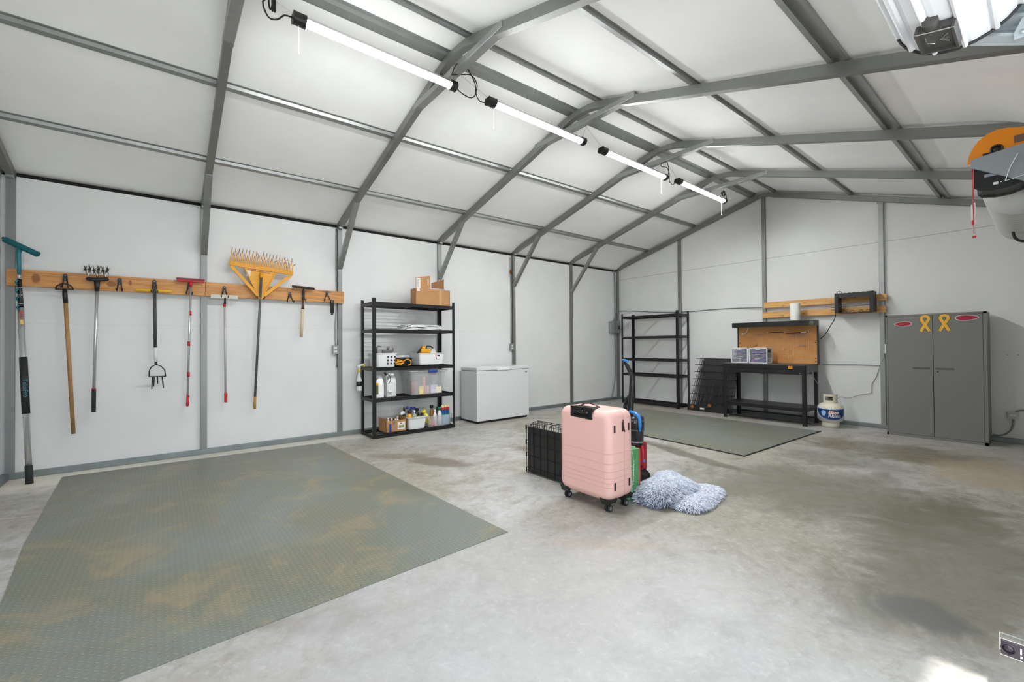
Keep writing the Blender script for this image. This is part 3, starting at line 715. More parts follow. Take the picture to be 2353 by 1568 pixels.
# --- top shelf: open carton
t = T('cardboard_box', 'open brown cardboard carton on the very top of the stocked shelf', 'box', (.30, 4.15, 1.79))
b = MB(); z0 = 1.792; X0, X1, Y0, Y1 = .22, .40, 3.905, 4.45; h = .235
for a, c_ in (((X0, Y0, z0), (X0+.006, Y1, z0+h)), ((X1-.006, Y0, z0), (X1, Y1, z0+h)), ((X0, Y0, z0), (X1, Y0+.006, z0+h)), ((X0, Y1-.006, z0), (X1, Y1, z0+h)), ((X0, Y0, z0), (X1, Y1, z0+.006))): b.box(a, c_)
b.build('carton', CARD, t)
MB().prism([(3.897, 1.795), (4.12, 1.795), (4.12, 2.215), (3.897, 2.18)], 'x', .401, .407).build('flap', CARD, t, label='tall upright flap with shipping label')
MB().prism([(4.24, z0+h-.01), (4.45, z0+h-.01), (4.45, z0+h+.19), (4.24, z0+h+.12)], 'x', .22, .226).build('flap', CARDD, t)
lb = MB().box((.4072, 3.903, 2.03), (.4080, 3.965, 2.17)); lb.cur = 1
for k in range(7): lb.box((.4080, 3.908, 2.045+k*.016), (.4083, 3.908+random.uniform(.03, .052), 2.050+k*.016))
lb.cur = 0; lb.box((.4072, 3.915, 1.985), (.4080, 3.955, 2.02)).box((.4072, 4.08, 2.08), (.4080, 4.092, 2.17)); lb.build('shipping_label', [PAPER, BLKP], t)
tp = MB().box((.4002, 4.27, 1.80), (.4012, 4.31, 2.02)); tp.build('packing_tape', mat('packing_tape', (190, 150, 104), .3), t)
pp = MB(); 
for k in range(9):
    a = random.uniform(4.13, 4.30); pp.add([(.23+random.random()*.06, a, z0+h+.01*random.random()), (.38, a+.03, z0+h-.005+.02*random.random()), (.36, a+.14, z0+h+.02*random.random()), (.23, a+.12, z0+h+.03+.01*random.random())], [(0, 1, 2, 3)])
o = pp.build('crumpled_paper', PAPER, t); sm = o.modifiers.new('solid', 'SOLIDIFY'); sm.thickness = .002
# --- second shelf: folded sheets
t = T('folded_sheeting', 'folded white plastic sheeting lying on the second shelf', 'sheeting', (.28, 4.0, 1.433))
for k, (ya, yb, zz, xx) in enumerate(((3.72, 4.34, 1.434, .43), (3.74, 4.335, 1.452, .42), (3.75, 4.30, 1.474, .42), (3.80, 4.30, 1.494, .41))):
    m_ = MB(); N = 16; pts = []
    prof = [(ya+(yb-ya)*q/N, zz+.010+.004*sin(q*.9+k)) for q in range(N+1)]
    poly = [(p[0], p[1]) for p in prof]+[(p[0], p[1]-.012) for p in reversed(prof)]
    m_.prism(poly, 'x', .10, xx); m_.tube([(.10, ya+.008, zz+.008), (xx, ya+.008, zz+.008)], .010, 8); m_.build('layer', WHTP, t)
# --- third shelf (z .926)
Z3 = .928
t = T('storage_basket', 'white plastic basket with round holes on the third shelf, behind the front post', 'basket', (.3, 3.46, Z3))
MB().tub(.10, .43, 3.315, 3.60, Z3, Z3+.185, .86).build('basket', WHTP, t, bevel=0)
hm = MB()
for r_ in range(3):
    for k in range(3):
        y = 3.475+k*.048; z = Z3+.045+r_*.045; xx = .408+.025*(z-Z3)/.2
        hm.cyl((xx, y, z), (xx+.004, y, z), .014, 14)
hm.build('holes', mat('hole_shadow_grey', (74, 74, 72), .9), t)
for (lab, y, z, kind) in (('grey door lever lying in the white holed basket', 3.40, 1.14, 0), ('bundle of dark grey fittings in the white holed basket', 3.50, 1.13, 1)):
    t = T('hardware', lab, 'hardware', (.3, y, z)); g = MB()
    if kind == 0: g.tube([(.3, y-.03, z-.03), (.3, y-.03, z+.05), (.3, y-.01, z+.068), (.3, y+.03, z+.06)], .009, 8)
    else:
        g.box((.27, y-.05, z-.02), (.32, y+.08, z+.03)); g.cyl((.3, y+.02, z+.03), (.3, y+.03, z+.07), .018, 10); g.tube([(.3, y+.06, z), (.3, y+.10, z+.01), (.3, y+.10, z+.05)], .010, 8); g.box((.3, y-.04, z-.13), (.31, y+.04, z-.02))
    g.build('fitting', mat('grey_fittings', (112, 108, 104), .45, .4, .2, 40), t)
# yellow cord coil
pts = []
for k in range(90):
    a = k*.42; pts.append((.36+.05*sin(a*.37), 3.655+.05*cos(a)+.01*sin(k*1.3), Z3+.055+.04*sin(a)*(.6+.4*sin(k*.21))))
pts += [(.42, 3.70, 1.00), (.425, 3.755, 1.025), (.425, 3.80, 1.0), (.425, 3.80, .955), (.42, 3.76, .937)]
cp_ = [Vector(p) for p in pts[90:]]; lo_ = []
for k in range(len(cp_)-1):
    a, b, c_, d_ = cp_[max(k-1, 0)], cp_[k], cp_[k+1], cp_[min(k+2, len(cp_)-1)]
    for q in range(5): u = q/5; lo_.append(.5*((2*b)+(c_-a)*u+(2*a-5*b+4*c_-d_)*u*u+(3*b-a-3*c_+d_)*u**3))
pts = pts[:90]+lo_+[cp_[-1]]
MB().tube(pts, .0062, 6).build('extension_cord', mat('orange_yellow_cord', (232, 158, 24), .5), label='coiled yellow extension cord on the third shelf', cat='cord')
t = T('black_tray', 'round-cornered black plastic tray between yellow cord and white tub', 'tray', (.27, 3.84, Z3))
MB().tub(.13, .335, 3.665, 3.885, Z3, Z3+.105, .93, rim=.014, rad=.06).build('tray', BLKP, t)
MB().box((.145, 3.68, Z3+.095), (.32, 3.87, Z3+.118)).build('lid', BLKP, t, bevel=.012)
MB().box((.08, 3.62, Z3+.11), (.11, 3.98, Z3+.145)).box((.08, 3.66, Z3), (.11, 3.68, Z3+.11)).box((.08, 3.94, Z3), (.11, 3.96, Z3+.11)).build('white_rail', WHTP, label='long white plastic rail behind the black tray', cat='rail')
t = T('plastic_tub', 'white plastic tub of tools on the third shelf', 'tub', (.3, 4.13, Z3))
MB().tub(.10, .44, 3.925, 4.34, Z3+.012, Z3+.175, .90).build('tub', WHTP, t)
lb = MB().box((.4385, 4.175, 1.015), (.4395, 4.26, 1.085)); lb.cur = 1; lb.box((.4396, 4.18, 1.05), (.44, 4.215, 1.08)); lb.cur = 2; lb.box((.4396, 4.225, 1.055), (.44, 4.25, 1.075)).box((.4396, 4.19, 1.02), (.44, 4.205, 1.04))
lb.build('label', [WHTP, mat('pink_print', (206, 150, 160), .6), BLKP], t)
t = T('sander', 'yellow and black power sander sticking out of the white tub', 'power tool', (.3, 4.08, 1.12))
MB().box((.26, 4.01, 1.10), (.34, 4.16, 1.165)).ball((.30, 4.06, 1.175), .035, 12, (1, 1.2, .9)).build('body', YEL, t, bevel=.01)
MB().tube([(.3, 4.10, 1.16), (.3, 4.12, 1.205), (.3, 4.18, 1.20), (.3, 4.22, 1.175)], .010, 8).build('handle', BLKP, t)
MB().tube([(.32, 3.955, 1.095), (.31, 4.02, 1.17), (.30, 4.04, 1.205)], [.016, .014, .006], 8).build('pry_bar', BLKP, label='black tool handle at the left of the white tub', cat='tool')
MB().prism([(4.19, 1.10), (4.29, 1.10), (4.235, 1.205), (4.225, 1.205)], 'x', .27, .275).build('sheet', PAPER, label='white folded card standing in the right of the white tub', cat='card')
# --- fourth shelf (z .517)
Z4 = .519
WJ = mat('white_jug', (232, 232, 228), .35)
def jug(y, lab, h, m, x=.33, w=.075, cap=None, handle=1):
    t = T('jug', lab, 'jug', (x, y, Z4)); b = MB()
    def sec(hx, hy, z, yo=0):
        return [(x+hx*cx, y+yo+hy*cy, z) for (cx, cy) in ((1, .6), (.8, 1), (-.8, 1), (-1, .6), (-1, -.6), (-.8, -1), (.8, -1), (1, -.6))]
    ss = [sec(.055, w, Z4), sec(.06, w, Z4+.01), sec(.06, w, Z4+h*.62), sec(.045, w*.72, Z4+h*.80, .012), sec(.028, w*.40, Z4+h*.94, .02), sec(.024, .024, Z4+h, .022)]
    vs = sum(ss, []); fs = [(k*8+q, k*8+(q+1) % 8, k*8+8+(q+1) % 8, k*8+8+q) for k in range(5) for q in range(8)]+[tuple(range(7, -1, -1)), tuple(40+q for q in range(8))]
    b.add(vs, fs, False)
    b.tube([(x, y+.02, Z4+h*.97), (x, y-.03, Z4+h*.97), (x, y-.055, Z4+h*.86), (x, y-.055, Z4+h*.62)], .011, 8)
    b.build('bottle', m, t, bevel=.008)
    if cap: MB().cyl((x, y+.022, Z4+h), (x, y+.022, Z4+h+.02), .017, 12).build('cap', cap, t)
    return t
j = jug(3.365, 'white jug at the left end of the fourth shelf, with a green and yellow label', .285, WJ, .35, .062, None)
MB().box((.411, 3.315, Z4+.05), (.4125, 3.345, Z4+.20)).build('label', mat('green_label', (92, 104, 56), .5), j); MB().box((.4126, 3.315, Z4+.17), (.4136, 3.345, Z4+.20)).build('label_band', YEL, j)
jug(3.41, 'plain white jug standing second from left on the fourth shelf', .288, WJ, .19, .055)
j = jug(3.545, 'taller frosted jug with white contents on the fourth shelf', .315, mat('frosted_jug', (214, 215, 212), .3), .33, .066)
MB().tube([(.40, 3.44, .84), (.40, 3.48, .83), (.40, 3.51, .80), (.40, 3.52, .74), (.40, 3.49, .70)], .004, 6).tube([(.40, 3.435, .855), (.40, 3.455, .815)], .012, 8).build('sprayer_hose', BLKP, label='black sprayer nozzle on a clear hose between the jugs', cat='sprayer')
MB().tube([(.41, 3.48, .595), (.41, 3.53, .60)], [.013, .022], 12).build('sprayer_cup', WHTP, label='small white cup in front of the frosted jug', cat='cup')
t = T('clear_tote', 'big clear plastic tote with a blue latch on the fourth shelf', 'tote', (.28, 4.07, Z4))
tb = MB().tub(.085, .445, 3.79, 4.36, Z4, Z4+.325, .86, th=.004, rim=.016, rad=.05); tb.build('tote', CLR, t)
MB().box((.07, 3.775, Z4+.325), (.46, 4.375, Z4+.340)).build('lid', mat('cloudy_lid', (222, 223, 222), .35, alpha=.55), t, bevel=.006)
MB().box((.44, 4.06, Z4+.305), (.478, 4.20, Z4+.350)).build('latch', DBLUE, t, bevel=.01)
tote_items = [('red', (.30, 3.90, .10), (.05, .08, .17), (176, 96, 96), 'stack of reddish packs in the clear tote, left side'), ('org', (.38, 4.02, .14), (.05, .045, .22), (222, 140, 110), 'orange upright carton in the clear tote'),
              ('yel', (.40, 3.965, .065), (.05, .07, .11), (228, 204, 136), 'yellow box at the front of the clear tote'), ('gry', (.33, 4.13, .20), (.07, .10, .10), (90, 92, 102), 'dark grey pouch high in the clear tote'),
              ('wht', (.40, 4.17, .07), (.05, .11, .12), (206, 200, 214), 'white and lilac pack at the right of the clear tote'), ('pnk', (.39, 4.07, .065), (.04, .05, .10), (230, 176, 168), 'pale pink tube box in the middle of the clear tote')]
tote_items += [('tea', (.22, 3.95, .12), (.10, .16, .18), (150, 160, 158), 'grey-green bundle at the back left of the clear tote'), ('lil', (.22, 4.18, .10), (.12, .18, .14), (196, 176, 196), 'pale lilac bundle at the back right of the clear tote'),
               ('crm', (.41, 4.24, .05), (.04, .09, .09), (226, 214, 190), 'cream packet at the right end of the clear tote')]
for (k, c_, d_, rgb, lab) in tote_items:
    MB().box((c_[0]-d_[0]/2, c_[1]-d_[1]/2, Z4+.006), (c_[0]+d_[0]/2, c_[1]+d_[1]/2, Z4+c_[2]+d_[2]/2)).build('packet', mat('packet_'+k, rgb, .55, 0, .12, 30), label=lab, cat='packet', bevel=.006, group='packets inside the clear tote')
# --- bottom shelf (z .045)
Z5 = .047
t = T('cardboard_box', 'small open cardboard box of white bottles on the bottom shelf', 'box', (.32, 3.58, Z5))
X0, X1, Y0, Y1, h = .20, .44, 3.435, 3.725, .155; b = MB()
for a, c_ in (((X0, Y0, Z5), (X0+.005, Y1, Z5+h)), ((X1-.005, Y0, Z5), (X1, Y1, Z5+h)), ((X0, Y0, Z5), (X1, Y0+.005, Z5+h+.03)), ((X0, Y1-.005, Z5), (X1, Y1, Z5+h+.03)), ((X0, Y0, Z5), (X1, Y1, Z5+.005))): b.box(a, c_)
b.build('carton', CARD, t)
lb = MB().box((.4402, 3.60, Z5+.03), (.4412, 3.705, Z5+.125)); lb.cur = 1; lb.box((.4413, 3.635, Z5+.105), (.4418, 3.665, Z5+.115)); lb.cur = 2; lb.box((.4413, 3.615, Z5+.045), (.4418, 3.69, Z5+.085)); lb.cur = 1
for k in range(2): lb.box((.4405, 3.535+k*.02, Z5+.10), (.4415, 3.541+k*.02, Z5+.14))
lb.build('box_label', [PAPER, BLKP, mat('olive_print', (140, 146, 96), .6)], t)
def bottle(x, y, z, r, h, mb, mc, lab, name='bottle', cat='bottle', group=None, band=None, tilt=0, capr=.5):
    t = T(name, lab, cat, (x, y, z), group); M = Matrix.Translation((x, y, z))@Matrix.Rotation(tilt, 4, 'X')
    a = MB(); a.M = M; a.lathe([(r*.92, 0), (r, .006), (r, h*.62), (r*.85, h*.72), (r*.42, h*.82), (r*.40, h*.86)], n=14); a.build('body', mb, t)
    c_ = MB(); c_.M = M; c_.lathe([(r*capr, h*.85), (r*capr, h), (r*capr*.8, h*1.01)], n=12); c_.build('cap', mc, t)
    if band: d_ = MB(); d_.M = M; d_.lathe([(r*1.02, h*.18), (r*1.02, h*.52)], n=14); d_.build('label', band, t)
    return t
for k, (x, y, hh) in enumerate(((.36, 3.50, .17), (.36, 3.55, .155), (.37, 3.60, .15), (.30, 3.66, .165))):
    bottle(x, y, Z5+.006, .024, hh+.01, WHTP, WHTP, 'white capped bottle in the small cardboard box, %s from the left' % ['first', 'second', 'third', 'fourth'][k], group='white bottles in the cardboard box')
t = T('plastic_tub', 'white dish tub of bottles on the bottom shelf', 'tub', (.3, 3.9, Z5)); MB().tub(.13, .46, 3.75, 4.035, Z5, Z5+.17, .84, rim=.018).build('tub', WHTP, t)
DG = mat('dark_bottle', (34, 34, 36), .35); LIME = mat('lime_label', (190, 200, 60), .5)
G1 = 'bottles in the white dish tub'
bottle(.38, 3.80, Z5+.04, .038, .215, YEL, DG, 'yellow bottle with black cap at the front of the dish tub', group=G1, band=mat('orange_print', (224, 120, 40), .5), capr=.8)
bottle(.30, 3.76, Z5+.04, .03, .255, DG, DG, 'black capped spray bottle at the left back of the dish tub', group=G1)
bottle(.36, 3.885, Z5+.04, .034, .21, mat('clear_bottle', (150, 170, 150), .3), WHTP, 'small clear bottle with a lime label in the dish tub', group=G1, band=LIME)
bottle(.30, 3.95, Z5+.04, .040, .225, DG, DG, 'dark bottle with a yellow band right of centre in the dish tub', group=G1, band=LIME, capr=.75)
bottle(.26, 3.87, Z5+.04, .03, .205, mat('grey_can', (128, 130, 128), .4, .3), DG, 'grey spray can at the back of the dish tub', group=G1, capr=.8)
bottle(.38, 3.985, Z5+.04, .028, .165, DG, DG, 'short dark bottle at the right end of the dish tub', group=G1)
t = T('brush', 'blue handled brush lying across the bottles in the dish tub', 'brush', (.3, 3.87, .32)); MB().tube([(.30, 3.84, .325), (.31, 3.925, .318)], [.018, .016], 10).tube([(.30, 3.795, .34), (.30, 3.825, .33)], .02, 8).build('handle', DBLUE, t); MB().cyl((.30, 3.825, .33), (.30, 3.842, .326), .013, 10).build('collar', WHTP, t)
MB().tube([(.33, 3.70, .25), (.31, 3.73, .28), (.30, 3.76, .26), (.31, 3.78, .20)], [.018, .03, .028, .02], 8).build('cloth', PAPER, label='crumpled white bag between cardboard box and dish tub', cat='bag')
t = T('clear_tote', 'shallow clear tote of colourful bottles on the bottom shelf', 'tote', (.3, 4.26, Z5)); MB().tub(.13, .455, 4.06, 4.46, Z5, Z5+.155, .86, th=.004, rim=.014, rad=.04).build('tote', CLR, t)
G2 = 'bottles in the shallow clear tote'
bottle(.36, 4.125, Z5+.03, .034, .23, mat('bright_yellow', (238, 214, 30), .4), mat('bright_yellow', (0, 0, 0)), 'bright yellow can leaning in the shallow tote', group=G2, tilt=.45, capr=.95)
bottle(.30, 4.19, Z5+.03, .03, .26, mat('amber_can', (150, 110, 50), .35, .3), DG, 'amber and black can at the back of the shallow tote', group=G2, capr=.9)
bottle(.38, 4.20, Z5+.01, .026, .22, WHTP, WHTP, 'slim white bottle in the middle of the shallow tote', group=G2)
bottle(.36, 4.285, Z5+.01, .032, .25, WHTP, mat('bottle_green', (30, 110, 70), .4), 'white bottle with green cap in the shallow tote', group=G2, capr=.85)
bottle(.33, 4.255, Z5+.01, .03, .25, DG, DG, 'black bottle behind the green capped one in the shallow tote', group=G2)
bottle(.41, 4.15, Z5+.006, .03, .11, mat('pinkish_red', (214, 110, 110), .5), mat('pinkish_red', (0, 0, 0)), 'pink bottle seen through the front of the shallow tote', group=G2)
t = T('detergent_pouch', 'red, blue and green striped pouch standing in the shallow tote', 'pouch', (.36, 4.38, Z5))
for k, (za, zb, m_) in enumerate(((.12, .165, mat('pouch_teal', (20, 120, 116), .4)), (.165, .215, mat('pouch_blue', (34, 82, 160), .4)), (.215, .25, mat('pouch_red', (206, 40, 44), .4)), (.25, .285, mat('pouch_cream', (232, 216, 150), .4)))):
    for q in range(3): MB().box((.35, 4.315+q*.045, Z5+za), (.385, 4.355+q*.045, Z5+zb)).build('stripe', m_, t, bevel=.005)
MB().box((.36, 4.32, Z5+.006), (.42, 4.43, Z5+.13)).build('wipes_pack', mat('light_blue_pack', (120, 180, 220), .45), label='light blue pack at the right front of the shallow tote', cat='pack', bevel=.01)
# duster hanging by its wire, and the spray bottle on the left side
t = T('hanging_duster', 'blue handled tool hanging on a thin wire at the shelf front', 'duster', (.49, 3.47, .5)); MB().cyl((.492, 3.475, .505), (.492, 3.475, .17), .0012, 5).build('wire', CHR, t); MB().tube([(.492, 3.475, .175), (.492, 3.475, .165), (.492, 3.475, .06), (.492, 3.475, .05)], [.006, .014, .014, .006], 10).build('handle', DBLUE, t)
t = T('spray_bottle', 'spray bottle with yellow trigger hooked on the left side of the stocked shelf', 'spray bottle', (.10, 3.225, .7))
MB().lathe([(.03, .60), (.036, .61), (.036, .745), (.024, .785), (.012, .84), (.012, .86)], (.10, 3.20, 0), 16).build('bottle', WHTP, t); MB().lathe([(.037, .665), (.037, .73)], (.10, 3.20, 0), 16).build('label', DG, t)
MB().tube([(.10, 3.20, .86), (.10, 3.20, .90)], .018, 10).tube([(.10, 3.25, .965), (.10, 3.265, .955), (.10, 3.267, .91)], .013, 8).build('trigger', mat('yellow_trigger', (236, 206, 40), .4), t)
MB().tube([(.10, 3.20, .895), (.10, 3.20, .93), (.10, 3.175, .935), (.10, 3.25, .955)], [.014, .022, .012, .018], 10).build('nozzle', WHTP, t)

# ================================================================ FREEZER
t = T('chest_freezer', 'white chest freezer against the left wall', 'freezer', (.25, 5.4, 0))
MB().box((.03, 4.868, .035), (.484, 5.925, .808)).build('body', WHT, t, bevel=.006)
MB().box((.06, 4.895, 0), (.458, 5.90, .036)).build('plinth', BLKP, t)
MB().box((.035, 4.875, .806), (.478, 5.918, .815)).build('seal', mat('grey_gasket', (120, 120, 118), .7), t)
MB().box((.03, 4.862, .815), (.490, 5.932, .868)).build('lid', WHT, t, bevel=.012)
MB().box((.486, 5.25, .812), (.500, 5.50, .84)).box((.488, 5.30, .838), (.4925, 5.44, .85)).build('handle', WHTP, t, bevel=.004)
lg = MB().box((.4845, 5.84, .755), (.4855, 5.885, .778)); lg.build('badge', mat('grey_badge', (120, 120, 120), .4, .5), t)

# ================================================================ OUTLETS, CONDUIT, CABLES
def outlet(t, x, y, z, ax=(1, 0), w=.07, h=.115, d=.045):
    MB().box((x, y-w/2, z-h/2), (x+d, y+w/2, z+h/2)).build('box', GRYB, t, bevel=.004)
    c_ = MB().box((x+d, y-w/2-.003, z-h/2-.003), (x+d+.003, y+w/2+.003, z+h/2+.003)); c_.build('cover_plate', GALV2, t)
    f_ = MB()
    for s in (-.024, .024): f_.box((x+d+.003, y-.017, z+s-.014), (x+d+.006, y+.017, z+s+.014))
    r = f_.build('receptacle', WHTP, t); sl = MB()
    for s in (-.024, .024): sl.box((x+d+.006, y-.009, z+s-.004), (x+d+.0065, y-.006, z+s+.006)).box((x+d+.006, y+.006, z+s-.004), (x+d+.0065, y+.009, z+s+.006))
    sl.build('slots', BLKP, r)
t = T('outlet_box', 'grey outlet box on the post at the right end of the tool board', 'outlet', (-.038, 2.925, 1.165)); outlet(t, -.038, 2.918, 1.165)
cable('conduit', 'thin grey conduit running down the post by the tool board', 'conduit', [(-.03, 2.94, 2.80), (-.03, 2.938, 2.4), (-.03, 2.94, 1.8), (-.03, 2.925, 1.45), (-.03, 2.93, 1.225)], .008, GALV2, 4)
cable('conduit', 'short conduit stub below the outlet by the tool board', 'conduit', [(-.02, 2.935, 1.11), (-.02, 2.945, 1.02), (-.02, 2.94, .93)], .008, GALVD, 4)
t = T('outlet_box', 'grey outlet box on the post above the freezer', 'outlet', (-.038, 5.955, 1.18)); outlet(t, -.038, 5.955, 1.18)
cable('conduit', 'grey conduit above the freezer outlet', 'conduit', [(-.025, 5.95, 2.78), (-.025, 5.955, 2.55), (-.025, 5.965, 2.0), (-.025, 5.96, 1.24)], .010, GALV2, 4)
MB().ball((-.02, 5.955, 2.52), .028, 10, (1, .8, 1.6)).build('conduit_tape', mat('rust_brown', (120, 70, 34), .8), label='brown taped knot on the conduit above the freezer', cat='conduit')
t = T('junction_box', 'pair of grey electrical boxes beside the far corner post', 'electrical box', (0, 8.8, 1.6))
MB().box((-.04, 8.70, 1.465), (.045, 8.80, 1.715)).build('box', GRYB, t, bevel=.004); MB().box((-.04, 8.805, 1.462), (.075, 8.972, 1.73)).build('box', mat('grey_panel_box', (128, 132, 132), .45, .3), t, bevel=.004)
MB().box((.075, 8.89, 1.54), (.085, 8.93, 1.62)).build('switch', BLKP, t)
cable('conduit', 'grey conduit bundle beside the far corner post', 'conduit', [(-.01, 8.87, 2.84), (-.01, 8.89, 2.70), (-.01, 8.90, 2.2), (-.01, 8.90, 1.72)], .016, GALVD, 4)
cable('conduit', 'grey conduit below the far corner electrical boxes', 'conduit', [(-.01, 8.88, 1.47), (-.01, 8.89, .9), (-.01, 8.87, .45), (-.01, 8.78, .12), (.01, 8.72, .06)], .012, GALVD, 5)
cable('conduit', 'thin cable running from the corner boxes across the far wall to the boards', 'cable',
      [(.03, 8.78, 1.72), (.03, 8.86, 1.86), (.03, 8.97, 1.945), (.25, 9.025, 1.94), (.55, 9.03, 1.91), (.9, 9.03, 1.875), (1.35, 9.025, 1.845), (1.8, 9.03, 1.838), (2.25, 9.03, 1.845), (2.6, 9.025, 1.835), (2.96, 9.0, 1.815)], .007, GALVD, 4)
t = T('outlet_box', 'grey outlet box low on the far wall right of the cabinet', 'outlet', (5.72, 9.04, .33))
MB().box((5.68, 8.995, .29), (5.752, 9.041, .37)).build('box', GRYB, t, bevel=.003)
o_ = MB().box((5.678, 8.992, .288), (5.754, 8.995, .372)); o_.build('cover_plate', GALV2, t); MB().cyl((5.698, 8.992, .33), (5.698, 8.988, .33), .014, 12).cyl((5.733, 8.992, .33), (5.733, 8.988, .33), .014, 12).build('receptacle', WHTP, t)
cable('conduit', 'curved grey conduit rising from behind the cabinet to the low outlet', 'conduit', [(5.55, 9.02, .075), (5.61, 9.02, .075), (5.67, 9.02, .11), (5.71, 9.02, .18), (5.722, 9.02, .29)], .009, GALVD, 5)
cable('conduit', 'grey conduit leaving the low outlet to the right', 'conduit', [(5.74, 9.02, .37), (5.77, 9.02, .395), (5.84, 9.02, .40), (6.0, 9.02, .40)], .009, GALVD, 5)
sc = MB()
for (x, z) in ((5.683, 1.051), (5.768, 1.052), (5.682, .988), (5.768, .99)): sc.cyl((x, 9.044, z), (x, 9.038, z), .005, 8)
sc.build('wall_anchors', GALVD, label='four small screws in the far wall right of the cabinet', cat='screws')
t = T('outlet_box', 'white outlet with plug on the stud beside the cabinet', 'outlet', (4.6, 9.0, 1.1)); MB().box((4.56, 8.95, 1.06), (4.60, 9.0, 1.19)).build('box', WHTP, t, bevel=.004); MB().box((4.55, 8.93, 1.0), (4.59, 8.98, 1.06)).build('plug', mat('dark_plug', (84, 84, 76), .6), t, bevel=.004)
cable('power_cord', 'thin grey cord from the cabinet outlet looping down to the propane tank', 'cord', [(4.56, 8.95, 1.02), (4.51, 9.02, .92), (4.47, 9.03, .80), (4.44, 9.03, .70), (4.40, 9.03, .62), (4.395, 9.03, .53), (4.385, 9.03, .485), (4.25, 9.02, .445), (4.15, 9.0, .40), (4.09, 8.97, .395), (4.05, 8.95, .41), (4.0, 8.94, .37), (3.94, 8.93, .34)], .0035, mat('grey_cord', (120, 120, 116), .6), 5)
cable('power_cord', 'grey cable strung level across the far wall beside the bench', 'cord', [(3.80, 9.03, .885), (4.0, 9.03, .885), (4.25, 9.03, .89), (4.50, 9.03, .885)], .005, GALVD, 4)

# ================================================================ FAR WALL BOARDS AND TOOL RACK
WB2 = wood_mat('pine_rail', (192, 136, 70), (218, 168, 98), 0, ((.3, .06, .03, .006), (-.2, .04, .03, .008), (-.5, .02, .03, .006)))
for (x0, x1, z0, z1, l) in ((3.003, 4.585, 1.803, 1.892, 'upper of the two pine rails above the workbench'), (2.982, 4.575, 1.639, 1.729, 'lower of the two pine rails above the workbench')):
    t = T('wall_rail', l, 'board', ((x0+x1)/2, 8.98, z0), 'pine rails on the far wall'); m_ = MB(); m_.prism([(x0, z0), (x1, z0+.0), (x1, z1-.003), (x0, z1)], 'y', 8.962, 8.999); m_.build('plank', WB2, t, bevel=.002)
    MB().cyl((x1-.06, 8.962, (z0+z1)/2), (x1-.06, 8.958, (z0+z1)/2), .006, 8).build('screw', CHR, t)
t = T('tool_rack', 'black metal power tool rack with wavy top on the pine rails', 'rack', (4.25, 8.87, 1.79))
for x in (4.028, 4.432): MB().box((x, 8.79, 1.645), (x+.048, 8.96, 1.935)).build('side_panel', BLK, t, bevel=.006)
tp = MB(); zz = 1.925
poly = [(4.07, zz-.02)]+[(4.07+.37*q/40, zz+.003+.006*abs(sin(q*.55))) for q in range(41)]+[(4.44, zz-.02)]
tp.prism(poly, 'y', 8.80, 8.96); tp.build('top_shelf', BLK, t)
MB().box((4.07, 8.795, 1.862), (4.44, 8.80, 1.905)).build('front_lip', BLK, t)
MB().box((4.06, 8.80, 1.868), (4.44, 8.83, 1.876)).cyl((4.05, 8.80, 1.742), (4.44, 8.80, 1.742), .006, 8).build('rail', mat('steel_rod', (120, 120, 122), .3, .8), t)
MB().box((4.06, 8.80, 1.642), (4.44, 8.96, 1.650)).build('bottom_shelf', BLK, t)
g = MB()
for x in (4.14, 4.23, 4.33, 4.41): g.tube(arc((x, 1.652), .024, 0, pi, 8, 'xz', 8.83), .0035, 6)
g.build('tool_loop', BLK, t)
g = MB().tube([(4.05, 8.81, 1.93), (4.06, 8.81, 1.955), (4.085, 8.81, 1.965), (4.11, 8.81, 1.95), (4.12, 8.81, 1.92), (4.118, 8.81, 1.86)], .004, 6); g.build('cord_loop', BLKR, t)
cable('power_cord', 'black cord hanging from the tool rack to behind the workbench', 'cord', [(4.015, 8.90, 1.645), (3.99, 8.93, 1.56), (3.94, 8.95, 1.48), (3.90, 8.95, 1.40), (3.86, 8.94, 1.33), (3.81, 8.92, 1.27)], .006, BLKR, 5)
g = MB()
for (z, l) in ((1.735, .05), (1.70, .045)): g.tube([(3.96, 8.84, z), (4.03, 8.84, z-.004)], [.002, .010], 6)
g.build('drill_bit', mat('brown_steel', (84, 56, 40), .5), label='two dark pointed bits sticking out left of the tool rack', cat='tool')

# ================================================================ WORKBENCH
BX0, BX1, BY0, BY1 = 2.598, 3.785, 8.36, 8.885
t = T('workbench', 'black steel workbench with pegboard back and hood light', 'workbench', ((BX0+BX1)/2, 8.6, 0))
for (x, sx) in ((BX0, 1), (BX1, -1)):
    for (y, sy) in ((BY0, 1), (BY1, -1)):
        MB().box((x, y, 0), (x+sx*.052, y+sy*.004, .88)).box((x, y, 0), (x+sx*.004, y+sy*.045, .88)).box((x, y, 0), (x+sx*.05, y+sy*.043, .006)).build('leg', BLK, t)
MB().box((BX0, BY0, .878), (BX1, BY1, .893)).build('worktop', mat('dark_grey_top', (62, 60, 58), .45), t, bevel=.003)
MB().box((BX0+.002, BY0-.003, .818), (BX1-.002, BY0+.01, .880)).build('front_rail', BLK, t, bevel=.002)
MB().box((BX1-.004, BY0+.01, .775), (BX1+.002, BY1, .880)).build('side_rail', mat('grey_side_plate', (78, 80, 78), .45, .3), t, label='grey end plate')
for (x0, x1) in ((BX0+.06, 3.165), (3.215, BX1-.055)):
    d_ = MB().box((x0, BY0+.004, .745), (x1, BY1-.06, .812)).build('drawer', BLK, t, bevel=.003)
    xm = (x0+x1)/2; MB().box((xm-.05, BY0-.002, .772), (xm+.05, BY0+.005, .786)).build('pull', BLKP, d_, bevel=.003)
MB().box((3.165, BY0+.002, .738), (3.215, BY0+.03, .82)).build('centre_bracket', BLK, t)
